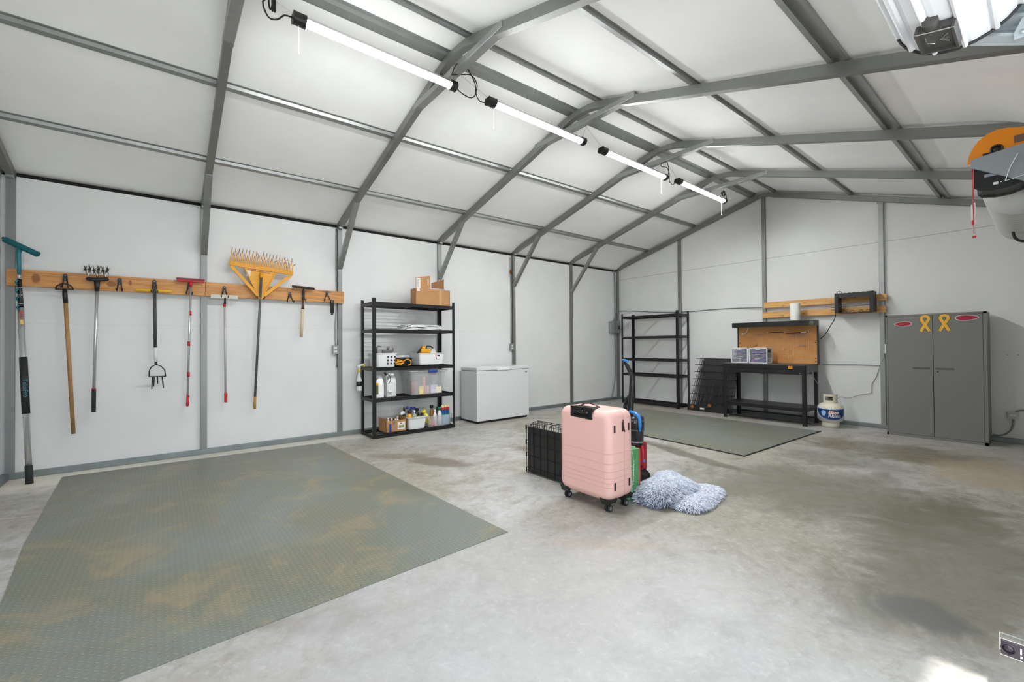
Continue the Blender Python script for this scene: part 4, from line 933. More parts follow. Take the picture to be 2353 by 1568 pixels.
MB().cyl((BX1-.075, BY0-.002, .765), (BX1-.075, BY0+.004, .765), .005, 8).build('bolt', CHR, t)
wl = MB(); wl.box((3.56, BY0-.0045, .83), (3.615, BY0-.003, .872)); wl.cur = 1
wl.text('W', .034, Matrix.Translation((3.5875, BY0-.0052, .852))@Matrix.Rotation(pi/2, 4, 'X'), .0003); wl.build('badge', [ORG, mat('badge_dark', (120, 50, 10), .5)], t)
MB().box((BX0+.004, BY0+.004, .205), (BX1-.004, BY1-.004, .262)).build('lower_shelf', BLK, t, bevel=.004)
MB().box((BX0, BY1-.02, .06), (BX1, BY1-.008, .085)).box((BX0, BY0+.20, .012), (BX1, BY0+.212, .026)).build('floor_rail', BLK, t)
MB().tube([(BX1+.004, 8.60, .80), (BX1+.004, 8.72, .66), (BX1+.02, 8.87, .56), (BX1+.03, 8.9, .35)], .004, 6).build('side_cord', mat('pale_cord', (190, 188, 182), .5), t)
# pegboard
pg, n = newmat('pegboard', .6); P = n.obj; sep = n.n('ShaderNodeSeparateXYZ'); n.put(sep.inputs[0], P)
def fr(v): return n.math('SUBTRACT', n.math('FRACT', n.math('DIVIDE', v, .0254)), .5)
u, v = fr(sep.outputs[0]), fr(sep.outputs[2]); r_ = n.math('SQRT', n.math('ADD', n.math('MULTIPLY', u, u), n.math('MULTIPLY', v, v)))
inx = n.math('MULTIPLY', n.math('LESS_THAN', n.math('ABSOLUTE', n.math('SUBTRACT', sep.outputs[0], .02)), .53), n.math('LESS_THAN', n.math('ABSOLUTE', n.math('SUBTRACT', sep.outputs[2], 1.18)), .23))
hole = n.math('MULTIPLY', n.math('LESS_THAN', r_, .13), inx)
base = n.mix(n.ramp(n.noise(P, 5, 4), .35, .65), srgb(196, 140, 82), srgb(184, 126, 70)); n.put(n.b.inputs['Base Color'], n.mix(hole, base, srgb(70, 44, 22)))
MB().box((BX0+.035, 8.862, .893), (BX1+.0, 8.870, 1.50)).build('pegboard', pg, t)
for x in (BX0+.02, BX1+.0): MB().box((x, 8.855, .88), (x+.02, 8.885, 1.53)).build('upright', BLK, t)
MB().box((BX0+.02, 8.655, 1.545), (BX1+.02, 8.885, 1.558)).box((BX0+.02, 8.648, 1.478), (BX1-.035, 8.656, 1.556)).box((BX0+.02, 8.655, 1.478), (BX0+.03, 8.88, 1.55)).box((BX1+.01, 8.655, 1.478), (BX1+.02, 8.88, 1.55)).build('hood', BLK, t, bevel=.003)
MB().box((BX1-.035, 8.648, 1.480), (BX1+.018, 8.654, 1.545)).build('hood_end_plate', mat('grey_side_plate', (0, 0, 0)), t)
bl = MB()
for (x, z) in ((2.66, 1.22), (3.765, 1.22), (3.17, .915), (3.765, .93), (3.765, .98)): bl.cyl((x, 8.862, z), (x, 8.852, z), .008, 8)
bl.build('pegboard_knobs', BLKP, t)
# things on the pegboard
pk = mat('zinc_hook', (170, 172, 168), .35, .8)
for k, (x, z, n_h) in enumerate(((2.92, 1.36, 7), (3.26, 1.31, 3), (2.84, 1.31, 2), (3.02, 1.245, 2), (3.42, 1.35, 9), (3.52, 1.20, 5), (3.28, 1.13, 4))):
    g = MB()
    for q in range(n_h):
        xx = x+q*.0254*(1 if n_h > 2 else 2); zz = z-(q % 2)*.008
        g.tube([(xx, 8.862, zz), (xx, 8.85, zz), (xx, 8.842, zz-.015), (xx, 8.83, zz-.022), (xx, 8.825, zz-.008)], .0018, 5)
        if k in (4, 5): g.tube([(xx+.006, 8.85, zz-.006), (xx+.01, 8.845, zz-.03)], .003, 5)
    g.build('peg_hooks', pk, label=['row of seven wire hooks at the upper left of the pegboard', 'three wire hooks near the pegboard centre', 'pair of wire hooks at the pegboard left', 'pair of wire hooks above the brass fitting', 'row of nine wire hooks under the red handled tool', 'cluster of five wire hooks at the pegboard right', 'row of four wire hooks low on the pegboard'][k], cat='peg hooks', group='zinc hooks on the pegboard')
t2 = T('screwdriver', 'dark chisel held between two hooks at the top of the pegboard', 'tool', (3.23, 8.85, 1.385)); MB().tube([(3.13, 8.845, 1.385), (3.20, 8.845, 1.388), (3.33, 8.845, 1.390)], [.004, .007, .005], 8).build('blade', mat('dark_brown_steel', (60, 40, 28), .5), t2)
MB().tube([(3.10, 8.86, 1.395), (3.10, 8.84, 1.38), (3.10, 8.84, 1.40)], .003, 5).tube([(3.355, 8.86, 1.395), (3.355, 8.84, 1.38), (3.355, 8.84, 1.40)], .003, 5).build('hook', WHTP, t2)
t2 = T('screwdriver', 'long dark red screwdriver with a white band hung high on the pegboard', 'tool', (3.5, 8.85, 1.37)); MB().tube([(3.36, 8.845, 1.36), (3.50, 8.843, 1.368), (3.66, 8.842, 1.378)], [.004, .008, .010], 8).build('handle', mat('dark_red', (100, 26, 22), .4), t2); MB().cyl((3.58, 8.842, 1.3735), (3.65, 8.842, 1.377), .0105, 10).build('band', WHTP, t2)
MB().tube([(3.68, 8.86, 1.40), (3.68, 8.84, 1.385), (3.68, 8.84, 1.41)], .003, 5).build('hook', WHTP, t2)
cable('power_cord', 'short white cord with round end dangling at the upper left of the pegboard', 'cord', [(2.80, 8.85, 1.475), (2.78, 8.85, 1.43), (2.755, 8.85, 1.39), (2.73, 8.85, 1.375), (2.705, 8.85, 1.37)], .005, WHTP, 5); 
MB().ball((2.70, 8.85, 1.37), .015, 10).build('cord_plug', WHTP, label='round white plug end resting on the pegboard', cat='plug')
t2 = T('clamp', 'small brass clamp standing on the drawer units', 'clamp', (2.98, 8.66, 1.15)); MB().tube([(2.90, 8.66, 1.148), (2.96, 8.66, 1.152), (3.0, 8.66, 1.175)], [.006, .010, .008], 8).ball((3.0, 8.66, 1.19), .016, 10).build('body', mat('brass', (150, 104, 50), .35, .7), t2)
# drawer units
def drawers(x0, x1, lab, rgb, z0=.8935, z1=1.142, y0=8.50, y1=8.70):
    t = T('drawer_unit', lab, 'drawers', ((x0+x1)/2, y0, z0), 'small white drawer units on the workbench')
    MB().box((x0, y0, z0), (x1, y1, z0+.012)).box((x0, y0, z1-.012), (x1, y1, z1)).box((x0, y0, z0), (x0+.014, y0+.02, z1)).box((x1-.014, y0, z0), (x1, y0+.02, z1)).box((x0, y1-.02, z0), (x0+.014, y1, z1)).box((x1-.014, y1-.02, z0), (x1, y1, z1)).box((x0, y1-.004, z0), (x1, y1, z1)).box((x0+.001, y0+.02, z0+.085), (x0+.006, y1, z0+.092)).box((x1-.006, y0+.02, z0+.085), (x1-.001, y1, z0+.092)).box((x1-.006, y0+.02, z0+.160), (x1-.001, y1, z0+.167)).build('frame', WHTP, t, bevel=.003)
    for k in range(3):
        za = z0+.014+k*.074
        dm = clear('clear_drawer', (190, 188, 200), .16); d_ = MB().box((x0+.016, y0+.003, za), (x1-.016, y0+.007, za+.066)).box((x0+.016, y0+.007, za), (x0+.02, y1-.01, za+.06)).box((x1-.02, y0+.007, za), (x1-.016, y1-.01, za+.06)).build('drawer', dm, t)
        c_ = MB(); random.seed(int(x0*100)+k)
        for q in range(7):
            a = random.uniform(x0+.03, x1-.07); c_.cur = random.randint(0, len(rgb)-1); c_.box((a, y0+.012+random.random()*.01, za+.002), (a+random.uniform(.03, .07), y0+.15, za+random.uniform(.025, .055)))
        c_.build('contents', [mat('craft_%d_%d_%d' % q, q, .6, 0, .2, 40) for q in rgb], t, kind='stuff')
        xm = (x0+x1)/2; MB().box((xm-.035, y0-.010, za+.052), (xm+.035, y0+.004, za+.060)).build('handle', WHTP, d_, bevel=.003)
drawers(2.667, 2.932, 'left white drawer unit with grey and lilac contents', ((120, 128, 130), (98, 78, 160), (80, 114, 98), (168, 168, 166), (104, 108, 112)))
drawers(2.944, 3.222, 'right white drawer unit full of purple contents', ((84, 60, 150), (120, 44, 146), (60, 52, 116), (50, 50, 62)))
t = T('paper_towel_roll', 'white paper towel roll standing on the workbench hood', 'paper towel', (3.53, 8.76, 1.558)); MB().lathe([(.02, 0), (.068, .002), (.070, .01), (.071, .26), (.068, .272), (.02, .273)], (3.53, 8.76, 1.559), 28).build('roll', PAPER, t); MB().lathe([(.020, .271), (.020, .276)], (3.53, 8.76, 1.559), 16).build('core', CARDD, t)

# ================================================================ FOLDED WIRE CRATE PANELS
t = T('wire_crate', 'stack of black wire shelf panels leaning against the far wall', 'wire panels', (2.2, 8.8, 0))
random.seed(3)
def lean(x, s, d): # s = 0 bottom .. 1 top, d = depth offset
    tpz = .93*s; yy = 8.66+.20*s+d; xx = x+.06*s; return (xx, yy, tpz+.01)
for L in range(6):
    g = MB(); x0, x1 = 1.815+L*.030, 2.40+L*.030; d = L*.018
    for q in range(23): x = x0+(x1-x0)*q/22+random.uniform(-.004, .004); xt = x0+.08+(x1-x0-.08)*q/22; g.tube([lean(x, .0, d), lean(xt, 1, d)], .0042, 5)
    for s in (0, .015, .17, .31, .46, .60, .74, .88, 1.0): g.tube([lean(x0-.01, s, d-.004), lean(x1+.01, s, d-.004)], .0048 if s in (0, 1.0) else .006, 6)
    g.build('wire_panel', BLK, t)
tr = MB(); tr.prism([(8.64, .0), (8.80, .0), (8.80, .05), (8.65, .11)], 'x', 1.80, 2.50); tr.build('base_tray', BLKP, t)
MB().box((2.045, 8.638, .035), (2.12, 8.640, .065)).build('label', PAPER, t)
for (x, z) in ((2.22, .12), (1.90, .07)):
    g = MB(); random.seed(int(x*10))
    for q in range(7): a = q*.9; g.tube([(x, 8.635, z), (x+.03*cos(a), 8.632, z+.03*sin(a))], [.006, .009], 5)
    g.build('tangled_tag', mat('rust_orange', (176, 98, 40), .7), t)

# ================================================================ PROPANE TANK
TX, TY = 4.012, 8.602
t = T('propane_tank', 'cream propane tank with a blue logo sleeve beside the workbench', 'gas tank', (TX, TY, 0))
MB().lathe([(.03, .07), (.10, .075), (.140, .10), (.155, .135), (.157, .15), (.157, .275), (.150, .305), (.125, .335), (.08, .352), (.03, .357)], (TX, TY, 0), 40).build('cylinder', CREAM, t)
MB().lathe([(.105, 0), (.105, .08), (.100, .08), (.100, .004)], (TX, TY, 0), 32).build('foot_ring', CREAM, t)
vd = (Vector((6.0, 1.115))-Vector((TX, TY))); a0 = atan2(vd.y, vd.x)
def wrap(r): return lambda v: Vector((TX+(r+v.z)*cos(a0+v.x/r), TY+(r+v.z)*sin(a0+v.x/r), v.y))
def patch(poly, r, z=0, N=1):
    return [tuple(wrap(r)(Vector((p[0], p[1], z)))) for p in poly]
sl = MB(); sl.lathe([(.1585, .118), (.1585, .285)], (TX, TY, 0), 48); sl.build('sleeve', mat('pale_sleeve', (196, 200, 206), .3), t)
bs = MB(); NB = 28
for k in range(NB):
    xa, xb = -.215+.43*k/NB, -.215+.43*(k+1)/NB
    lo = lambda x: .128+.130*(abs(x-.02)/.235)**2.4
    hi = lambda x: .272-.004*cos(x*14)
    bs.add(patch([(xa, lo(xa)), (xb, lo(xb)), (xb, hi(xb)), (xa, hi(xa))], .1592), [(0, 1, 2, 3)], True)
bs.build('blue_panel', mat('navy_print', (22, 54, 112), .3), t)
M = Matrix.Translation((.045, .232, .0))
sh = Matrix(((1, .22, 0, 0), (0, 1, 0, 0), (0, 0, 1, 0), (0, 0, 0, 1)))
def wtext(st, sz, x, y, r):
    g = MB(); cu = Matrix.Translation((x, y, 0))@sh; g.text(st, sz, cu, 0, off=.0016, warp=lambda v: wrap(r)(Vector(v))); return g
tx = wtext('Blue', .068, .038, .230, .1602); tx.build('lettering', WHTP, t); wtext('Rhino', .066, .052, .182, .1602).build('lettering', WHTP, t)
wtext('Blue', .068, .032, .227, .1597).build('lettering_outline', ORG, t)
def blob(cx, cy, pts, r, m, nm): MB().add([tuple(wrap(r)(Vector((cx, cy, 0))))]+patch([(cx+p[0], cy+p[1]) for p in pts], r), [(0, i+1, (i+1) % len(pts)+1) for i in range(len(pts))]).build(nm, m, t)
blob(-.085, .215, [(.03*cos(a)*(1+.15*sin(3*a)), .04*sin(a)) for a in [2*pi*k/16 for k in range(16)]]+[], .1600, mat('light_blue_print', (150, 186, 224), .4), 'light_blue_patch')
dt = MB()
for k in range(22): x = -.18+k*.017; dt.add(patch([(x, .275), (x+.009, .275), (x+.009, .281), (x, .281)], .1595), [(0, 1, 2, 3)])
dt.build('band_print', mat('grey_print', (110, 116, 124), .5), t)
cg = MB(); R0 = .085
for k in range(40):
    a = a0-2.5+5.0*k/40; b_ = a0-2.5+5.0*(k+1)/40; op = abs(((a+b_)/2-a0+.15)) < .55 or abs((a+b_)/2-a0-1.6) < .3
    def ringp(z0, z1):
        vs = []
        for (ang, rr) in ((a, R0), (b_, R0), (b_, R0-.004), (a, R0-.004)): vs += [(TX+rr*cos(ang), TY+rr*sin(ang), z0), (TX+rr*cos(ang), TY+rr*sin(ang), z1)]
        cg.add(vs, [(0, 2, 3, 1), (4, 6, 7, 5), (1, 3, 5, 7), (0, 6, 4, 2)])
    if op: ringp(.35, .39); ringp(.445, .475)
    else: ringp(.345, .475)
cg.build('collar', CREAM, t)
MB().cyl((TX, TY, .355), (TX, TY, .42), .022, 12).cyl((TX, TY, .40), (TX+.05, TY-.04, .40), .016, 10).build('valve', mat('brass_green', (128, 116, 70), .4, .5), t)
MB().cyl((TX, TY, .42), (TX, TY, .44), .03, 12).build('valve_knob', mat('dark_green_knob', (50, 60, 44), .5), t)

# ================================================================ CABINET
CX0, CX1, CY0 = 4.642, 5.548, 8.57
t = T('storage_cabinet', 'tall grey metal two-door storage cabinet on the far wall', 'cabinet', ((CX0+CX1)/2, 8.78, 0))
MB().box((CX0, CY0+.012, .0), (CX1, 8.985, 1.568)).build('body', CABG, t, bevel=.003)
MB().box((CX0+.015, CY0+.0108, .03), (CX1-.028, CY0+.0119, 1.546)).build('door_gap_shade', DARK, t)  # dark sheet behind the doors, stands in for shade in the gaps
fr_ = MB().box((CX0, CY0, 0), (CX1, CY0+.013, .035)).box((CX0, CY0, 1.545), (CX1, CY0+.013, 1.568)).box((CX0, CY0, 0), (CX0+.017, CY0+.013, 1.568)).box((CX1-.03, CY0, 0), (CX1, CY0+.013, 1.568)); fr_.build('face_frame', CABG, t)
XM = 5.093
RZR = mat('crimson_sticker', (158, 14, 36), .4); STW = mat('sticker_white', (226, 214, 214), .4); RBY = mat('ribbon_gold', (226, 172, 44), .45, 0, .12, 30); RBD = mat('ribbon_outline', (92, 58, 22), .5)
for s, (x0, x1) in enumerate(((CX0+.020, XM-.003), (XM+.003, CX1-.033))):
    hx0, hx1 = ((4.905, 5.065) if s == 0 else (5.112, 5.275)); y = CY0-.002; z0, z1 = .868, .893
    d_ = MB().box((x0, y, .038), (x1, CY0+.010, z0)).box((x0, y, z1), (x1, CY0+.010, 1.542)).box((x0, y, z0), (hx0, CY0+.010, z1)).box((hx1, y, z0), (x1, CY0+.010, z1)).box((hx0, CY0+.018, z0), (hx1, CY0+.02, z1)).build('door', CABG, t)
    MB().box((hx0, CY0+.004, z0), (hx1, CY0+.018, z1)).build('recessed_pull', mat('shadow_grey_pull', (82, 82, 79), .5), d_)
    if s: MB().cyl((5.134, y+.001, .845), (5.134, y-.004, .845), .008, 12).build('keyhole', BLKP, d_)
    # ribbon sticker
    rx, rz = (5.024, 1.44) if s == 0 else (5.197, 1.442)
    def rib(w, yy, m, nm, flip=1):
        g = MB()
        L = [(-.036, -.082), (-.012, -.03), (.018, .025), (.032, .055), (.026, .078), (0, .088), (-.026, .078), (-.032, .055), (-.018, .025), (.012, -.03), (.036, -.082)]
        P_ = []
        for i in range(len(L)-1):
            for q in range(4): f = q/4; P_.append((L[i][0]*(1-f)+L[i+1][0]*f, L[i][1]*(1-f)+L[i+1][1]*f))
        P_.append(L[-1]); vs = []
        for i, p in enumerate(P_):
            a = P_[max(0, i-1)]; b = P_[min(len(P_)-1, i+1)]; tx_, tz_ = b[0]-a[0], b[1]-a[1]; l = sqrt(tx_*tx_+tz_*tz_) or 1
            yo = yy-(.0006 if i < len(P_)/2 else 0)
            vs += [(rx+1.12*p[0]-tz_/l*w, yo, rz+1.12*p[1]+tx_/l*w), (rx+1.12*p[0]+tz_/l*w, yo, rz+1.12*p[1]-tx_/l*w)]
        g.add(vs, [(2*i, 2*i+1, 2*i+3, 2*i+2) for i in range(len(P_)-1)]); g.build(nm, m, d_)
    rib(.0190, y-.0008, RBD, 'ribbon_outline'); rib(.0150, y-.0016, RBY, 'ribbon_sticker')
    hx, hz = (4.815, 1.449) if s == 0 else (5.388, 1.50); f = (1 if s == 0 else -1)*(1.0 if s == 0 else 1.12)
    hog = [(.082*cos(q), .026*sin(q)*(1+.18*cos(q))) for q in [2*pi*k/20 for k in range(20)]]
    def poly(sc, yy, m, nm):
        P_ = [(hx+p[0]*f*sc, yy, hz+p[1]*abs(f)*(sc if sc == 1 else sc*1.10)) for p in hog]
        MB().add([(hx, yy, hz)]+P_, [(0, i+1, (i+1) % len(P_)+1) for i in range(len(P_))]).build(nm, m, d_)
    poly(1.08, y-.0008, STW, 'sticker_border'); poly(1, y-.0016, RZR, 'crimson_sticker')
# ================================================================ FLOOR MATS
def flat(name, poly, z0, z1, m, lab, cat):
    n = len(poly)
    vs = [(p[0], p[1], z1) for p in poly]+[(p[0], p[1], z0) for p in poly]
    return MB().add(vs, [tuple(range(n)), tuple(range(2*n-1, n-1, -1))]+[(i, n+i, n+(i+1) % n, (i+1) % n) for i in range(n)]).build(name, m, label=lab, cat=cat, recalc=True)
flat('floor_mat', [(.185, .387), (2.05, .455), (2.906, .526), (3.1, .545), (3.885, .60), (3.874, .991), (3.794, 2.851), (.285, 2.705)], 0, .004, mat_mat('diamond_mat_near', .5), 'large grey-green diamond tread mat in front of the tool wall', 'mat')
pts = [(1.211, 8.127), (4.028, 8.129), (4.00, 7.4), (3.975, 6.8), (3.955, 6.3), (3.94, 5.954), (3.6, 5.975), (3.25, 5.99), (2.9, 6.02), (2.5, 6.05), (1.22, 6.1)]
n_ = len(pts)
flat('floor_mat', pts, 0, .004, mat_mat('diamond_mat_far', .22), 'grey-green diamond tread mat in front of the workbench', 'mat')
e = MB(); random.seed(5)
for (a, b) in (((4.028, 8.129), (3.94, 5.954)), ((3.94, 5.954), (2.5, 6.05))):
    P = [Vector((*a, .005)).lerp(Vector((*b, .005)), k/24) for k in range(25)]; P = [p+Vector((0, 0, .004*abs(sin(k*1.1)))) for k, p in enumerate(P)]
    e.tube(P, .006, 6)
e.build('mat_edging', BLKR, label='wavy black curled edge of the far floor mat', cat='mat edge')

# ================================================================ SUITCASE
SX0, SX1, SY0, SY1, SZ0, SZ1 = 3.532, 4.037, 3.582, 3.868, .072, .728
t = T('suitcase', 'pink hard-shell suitcase standing on its wheels in the middle of the garage', 'suitcase', ((SX0+SX1)/2, (SY0+SY1)/2, 0))
def rbox(x0, x1, y0, y1, z0, z1, r, seg=5):     # fully rounded box via superellipse corners
    cx, cy, cz_ = (x0+x1)/2, (y0+y1)/2, (z0+z1)/2; hx, hy, hz = (x1-x0)/2, (y1-y0)/2, (z1-z0)/2
    return cx, cy, cz_, hx, hy, hz
def shell(y0, y1, front):
    # rings in XZ along y; profile rounds toward the front or the back face
    vs = []; N = 0; R = .075; rings = []
    depth = [(0, .050), (.004, .032), (.014, .016), (.030, .005), (.048, 0)]
    ys = [(y0+d, o) for d, o in depth]+[(y1, 0)]
    if not front: ys = [(y0, 0)]+[(y1-d, o) for d, o in reversed(depth)]
    for (y, o) in ys:
        ring = []; r = R
        for (sx, sz, aa) in ((1, 1, 0), (-1, 1, pi/2), (-1, -1, pi), (1, -1, 3*pi/2)):
            for k in range(9):
                a = aa+pi/2*k/8
                ring.append(((SX0+SX1)/2+sx*((SX1-SX0)/2-r)+(r-o)*cos(a), y, (SZ0+SZ1)/2+sz*((SZ1-SZ0)/2-r)+(r-o)*sin(a)))
        rings.append(ring)
    n = len(rings[0]); vs = sum(rings, []); fs = [(i*n+k, i*n+(k+1) % n, (i+1)*n+(k+1) % n, (i+1)*n+k) for i in range(len(rings)-1) for k in range(n)]
    m_ = MB(); m_.add(vs, fs, False)
    m_.add(rings[0], [tuple(range(n-1, -1, -1))]); m_.add(rings[-1], [tuple(range(n))])
    return m_
ym = SY0+.168
for (a, b, fr_, nm) in ((SY0, ym-.0015, True, 'front_shell'), (ym+.0015, SY1, False, 'rear_shell')):
    o = shell(a, b, fr_).build(nm, PINK, t, recalc=True)
    for p in o.data.polygons: p.use_smooth = len(p.vertices) == 4
# grooves running round both shells
gm = mat('pink_groove', (218, 166, 157), .6)
for zg in (.422, .352, .295, .248, .214, .181):
    z = zg; P = [(SX0-.0005+.006, SY0+.03, z), (SX0+.05, SY0-.0003, z), (SX1-.05, SY0-.0003, z), (SX1-.012, SY0+.006, z), (SX1+.0003, SY0+.05, z), (SX1+.0003, SY1-.05, z), (SX1-.012, SY1-.006, z)]
    MB().tube(P, .0013, 6).build('groove', gm, t)
zp = MB().box((SX1-.004, ym-.002, SZ0+.05), (SX1+.0005, ym+.002, SZ1-.08)); zp.build('zip_seam', mat('pink_zip', (206, 150, 142), .6), t)
# trolley handle well
hw = MB(); hw.prism([(3.668, .664), (3.672, .662), (3.872, .656), (3.878, .66), (3.878, .735), (3.668, .735)], 'y', SY0-.0025, SY0+.06)
hw.build('handle_well', BLKP, t, bevel=.006)
MB().tube([(3.70, SY0-.004, .705), (3.845, SY0-.004, .700)], .013, 12).box((3.69, SY0-.004, .685), (3.862, SY0-.002, .668)).build('trolley_handle', mat('glossy_black', (16, 16, 17), .12), t)
MB().tube([(3.665, 3.70, .730), (3.68, 3.70, .735), (3.70, 3.70, .748), (3.755, 3.70, .755), (3.81, 3.70, .748), (3.835, 3.70, .735), (3.85, 3.70, .730)], .011, 8, flat=.6).build('carry_handle', mat('dark_brown_handle', (58, 40, 38), .45), t)
MB().tube([(SX1+.014, 3.70, .44+.0), (SX1+.014, 3.70, .44)], .001, 4)
for (y, z) in ((3.638, .598), (3.802, .600), (3.638, .188), (3.806, .192)): MB().box((SX1-.003, y-.009, z-.028), (SX1+.004, y+.009, z+.028)).build('side_stud', BLKR, t, bevel=.004)
MB().box((SX1, 3.722, .575), (SX1+.008, 3.738, .64)).tube([(SX1+.008, 3.73, .66), (SX1+.01, 3.728, .62), (SX1+.012, 3.742, .57)], .004, 6).build('zip_pull', mat('dark_brown_handle', (0, 0, 0)), t)
for (x, y) in ((SX0+.055, SY0+.045), (SX1-.05, SY0+.045), (SX1-.05, SY1-.055), (SX0+.055, SY1-.055)):
    ft = MB().prism([(x-.045, .095), (x+.045, .095), (x+.028, .062), (x-.028, .062)], 'y', y-.040, y+.040).cyl((x, y, .068), (x, y, .045), .016, 12)
    w_ = ft.build('caster', BLKP, t, bevel=.004)
    for s in (-1, 1):
        MB().lathe([(.010, s*.006), (.024, s*.008), (.026, s*.012), (.024, s*.019), (.010, s*.021)], (x+s*0, y, .026), 18, 'x').build('wheel', BLKR, w_)
        MB().lathe([(.014, s*.0205), (.013, s*.0225), (.001, s*.0225)], (x, y, .026), 14, 'x').build('hub_cap', mat('grey_hub', (110, 112, 112), .4), w_)

# ================================================================ FOLDED WIRE DOG CRATE
t = T('folded_dog_crate', 'folded black wire pet crate with a black tray, behind the suitcase', 'crate', (3.2, 3.88, 0))
CXa, CXb = 2.872, 3.522
MB().box((CXa+.006, 3.817, .008), (CXb, 3.840, .430)).box((CXa+.006, 3.815, .395), (CXb, 3.850, .434)).build('tray', BLKP, t, bevel=.006)
for L, (yy, h) in enumerate(((3.812, .438), (3.862, .455), (3.888, .462), (3.915, .470), (3.942, .478))):
    g = MB(); nx = 8
    for k in range(nx): x = CXa+(CXb-CXa)*k/(nx-1)+L*.004; g.tube([(x, yy, .004), (x, yy, h)], .0025, 5)
    for z in (.006, .060, .165, .270, .375, h): g.tube([(CXa, yy, z), (CXb, yy, z)], .0025, 5)
    g.build('wire_panel', BLK, t)
g = MB()
for z in (.03, .17, .29, .43): g.tube([(CXa-.012, 3.812, z-.012), (CXa-.012, 3.95, z-.012), (CXa-.012, 3.95, z+.012), (CXa-.012, 3.812, z+.012)], .0025, 5, closed=True).box((CXa-.012, 3.806, z-.02), (CXa-.004, 3.816, z+.02))
for x in (2.93, 3.0, 3.10, 3.17, 3.33, 3.42): g.tube([(x, 3.812, .438), (x, 3.84, .478), (x+.03, 3.90, .486), (x+.03, 3.93, .474)], .0026, 5)
g.tube([(CXa-.012, 3.812, .02), (CXa-.012, 3.812, .43)], .003, 5)
g.build('hinge_clips', BLK, t)

# ================================================================ VACUUM CLEANER
t = T('vacuum_cleaner', 'upright black vacuum cleaner with blue handles behind the suitcase', 'vacuum', (3.73, 4.42, 0))
VX, VY = 3.672, 4.41
MB().tube([(3.572, 4.376, 1.048), (3.589, 4.398, 1.023), (3.635, 4.41, .930), (3.640, 4.41, .880), (3.632, 4.41, .803), (3.610, 4.41, .561), (3.605, 4.43, .30)], [.013, .020, .024, .030, .029, .033, .033], 10, flat=.85).build('wand', BLKP, t)
MB().tube([(3.560, 4.366, 1.068), (3.580, 4.376, 1.065), (3.611, 4.390, 1.052)], [.011, .019, .015], 10, flat=.6).build('grip_end', BLUE, t)
MB().tube([(3.605, 4.476, .745), (3.574, 4.476, .745), (3.53, 4.476, .70), (3.508, 4.476, .635), (3.514, 4.476, .557), (3.552, 4.476, .502), (3.596, 4.476, .491)], .0175, 10).tube([(3.61, 4.476, .711), (3.58, 4.476, .711), (3.552, 4.476, .667), (3.547, 4.476, .612), (3.57, 4.476, .557)], .0145, 10).build('hose', mat('hose_black', (34, 34, 34), .5, 0, .3, 120, .8, 150), t)
MB().lathe([(.056, .308), (.065, .315), (.069, .443), (.072, .449), (.073, .530), (.067, .566), (.028, .572)], (VX, VY, 0), 28).build('dirt_cup', mat('smoky_plastic', (38, 38, 40), .2), t)
MB().lathe([(.0705, .440), (.0732, .445), (.0732, .453), (.071, .457)], (VX, VY, 0), 28).lathe([(.0732, .524), (.0740, .530), (.0732, .537)], (VX, VY, 0), 28).build('cup_seam', mat('grey_seam', (66, 66, 68), .3), t)
va = atan2(1.115-VY, 6.0-VX)
def vw(r): return lambda v: Vector((VX+r*cos(va+v.x/r), VY+r*sin(va+v.x/r), v.y))
MB().text('POWERFORCE', .017, Matrix.Translation((.018, .345, 0)), 0, warp=vw(.0700)).text('6', .024, Matrix.Translation((-.008, .522, 0)), 0, warp=vw(.0745)).build('lettering', WHTP, t)
MB().tube([(3.620, 4.378, .575), (3.626, 4.376, .602), (3.645, 4.372, .610), (3.698, 4.367, .597), (3.733, 4.362, .580), (3.748, 4.360, .555), (3.750, 4.360, .500), (3.746, 4.362, .445)], [.010, .012, .013, .0145, .0155, .0155, .0145, .010], 10, flat=1.1).build('carry_handle', BLUE, t)
MB().box((3.64, 4.43, .08), (3.715, 4.52, .33)).build('body', mat('vacuum_red', (168, 26, 38), .3), t, bevel=.015)
MB().tube([(3.742, 4.40, .319), (3.752, 4.40, .253), (3.748, 4.40, .187), (3.738, 4.40, .121)], [.010, .018, .019, .011], 10).build('side_tool', mat('vacuum_red', (0, 0, 0)), t)
MB().box((3.758, 4.385, .178), (3.772, 4.405, .198)).build('release_tab', BLUE, t, bevel=.003)
MB().prism([(3.57, .0), (3.77, .0), (3.76, .06), (3.72, .09), (3.62, .09)], 'y', 4.37, 4.47).build('floor_head', BLKP, t, bevel=.012)
# green bag
t = T('tote_bag', 'tall green fabric bag with white print between suitcase and vacuum', 'bag', (3.92, 3.97, 0))
pl_ = [(3.945, 3.885), (3.972, 4.035), (3.885, 4.05), (3.86, 3.90)]
MB().add([(p[0], p[1], .003) for p in pl_]+[(p[0]+(.004 if k < 2 else -.004), p[1], .392) for k, p in enumerate(pl_)], [(3, 2, 1, 0), (4, 5, 6, 7)]+[(k, (k+1) % 4, 4+(k+1) % 4, 4+k) for k in range(4)]).build('bag_body', GRN, t, bevel=.006)
def bp(u, z, o=.0015): return (3.945+.027*u+.004*z/.39+o, 3.885+.15*u, z)
e_ = MB(); e_.add([bp(.90, .01), bp(1.0, .01), bp(1.0, .39), bp(.90, .39)], [(0, 1, 2, 3)]); e_.build('red_edge', mat('brick_red_trim', (168, 70, 62), .6), t)
w_ = MB(); w_.tube([bp(.42, .385), bp(.50, .33), bp(.55, .24), bp(.50, .16), bp(.42, .11)], .0016, 5)
for k in range(9): z = .12+k*.022; w_.tube([bp(.46+.008*k, z), bp(.54+.006*k, z+.006)], .0018, 5)
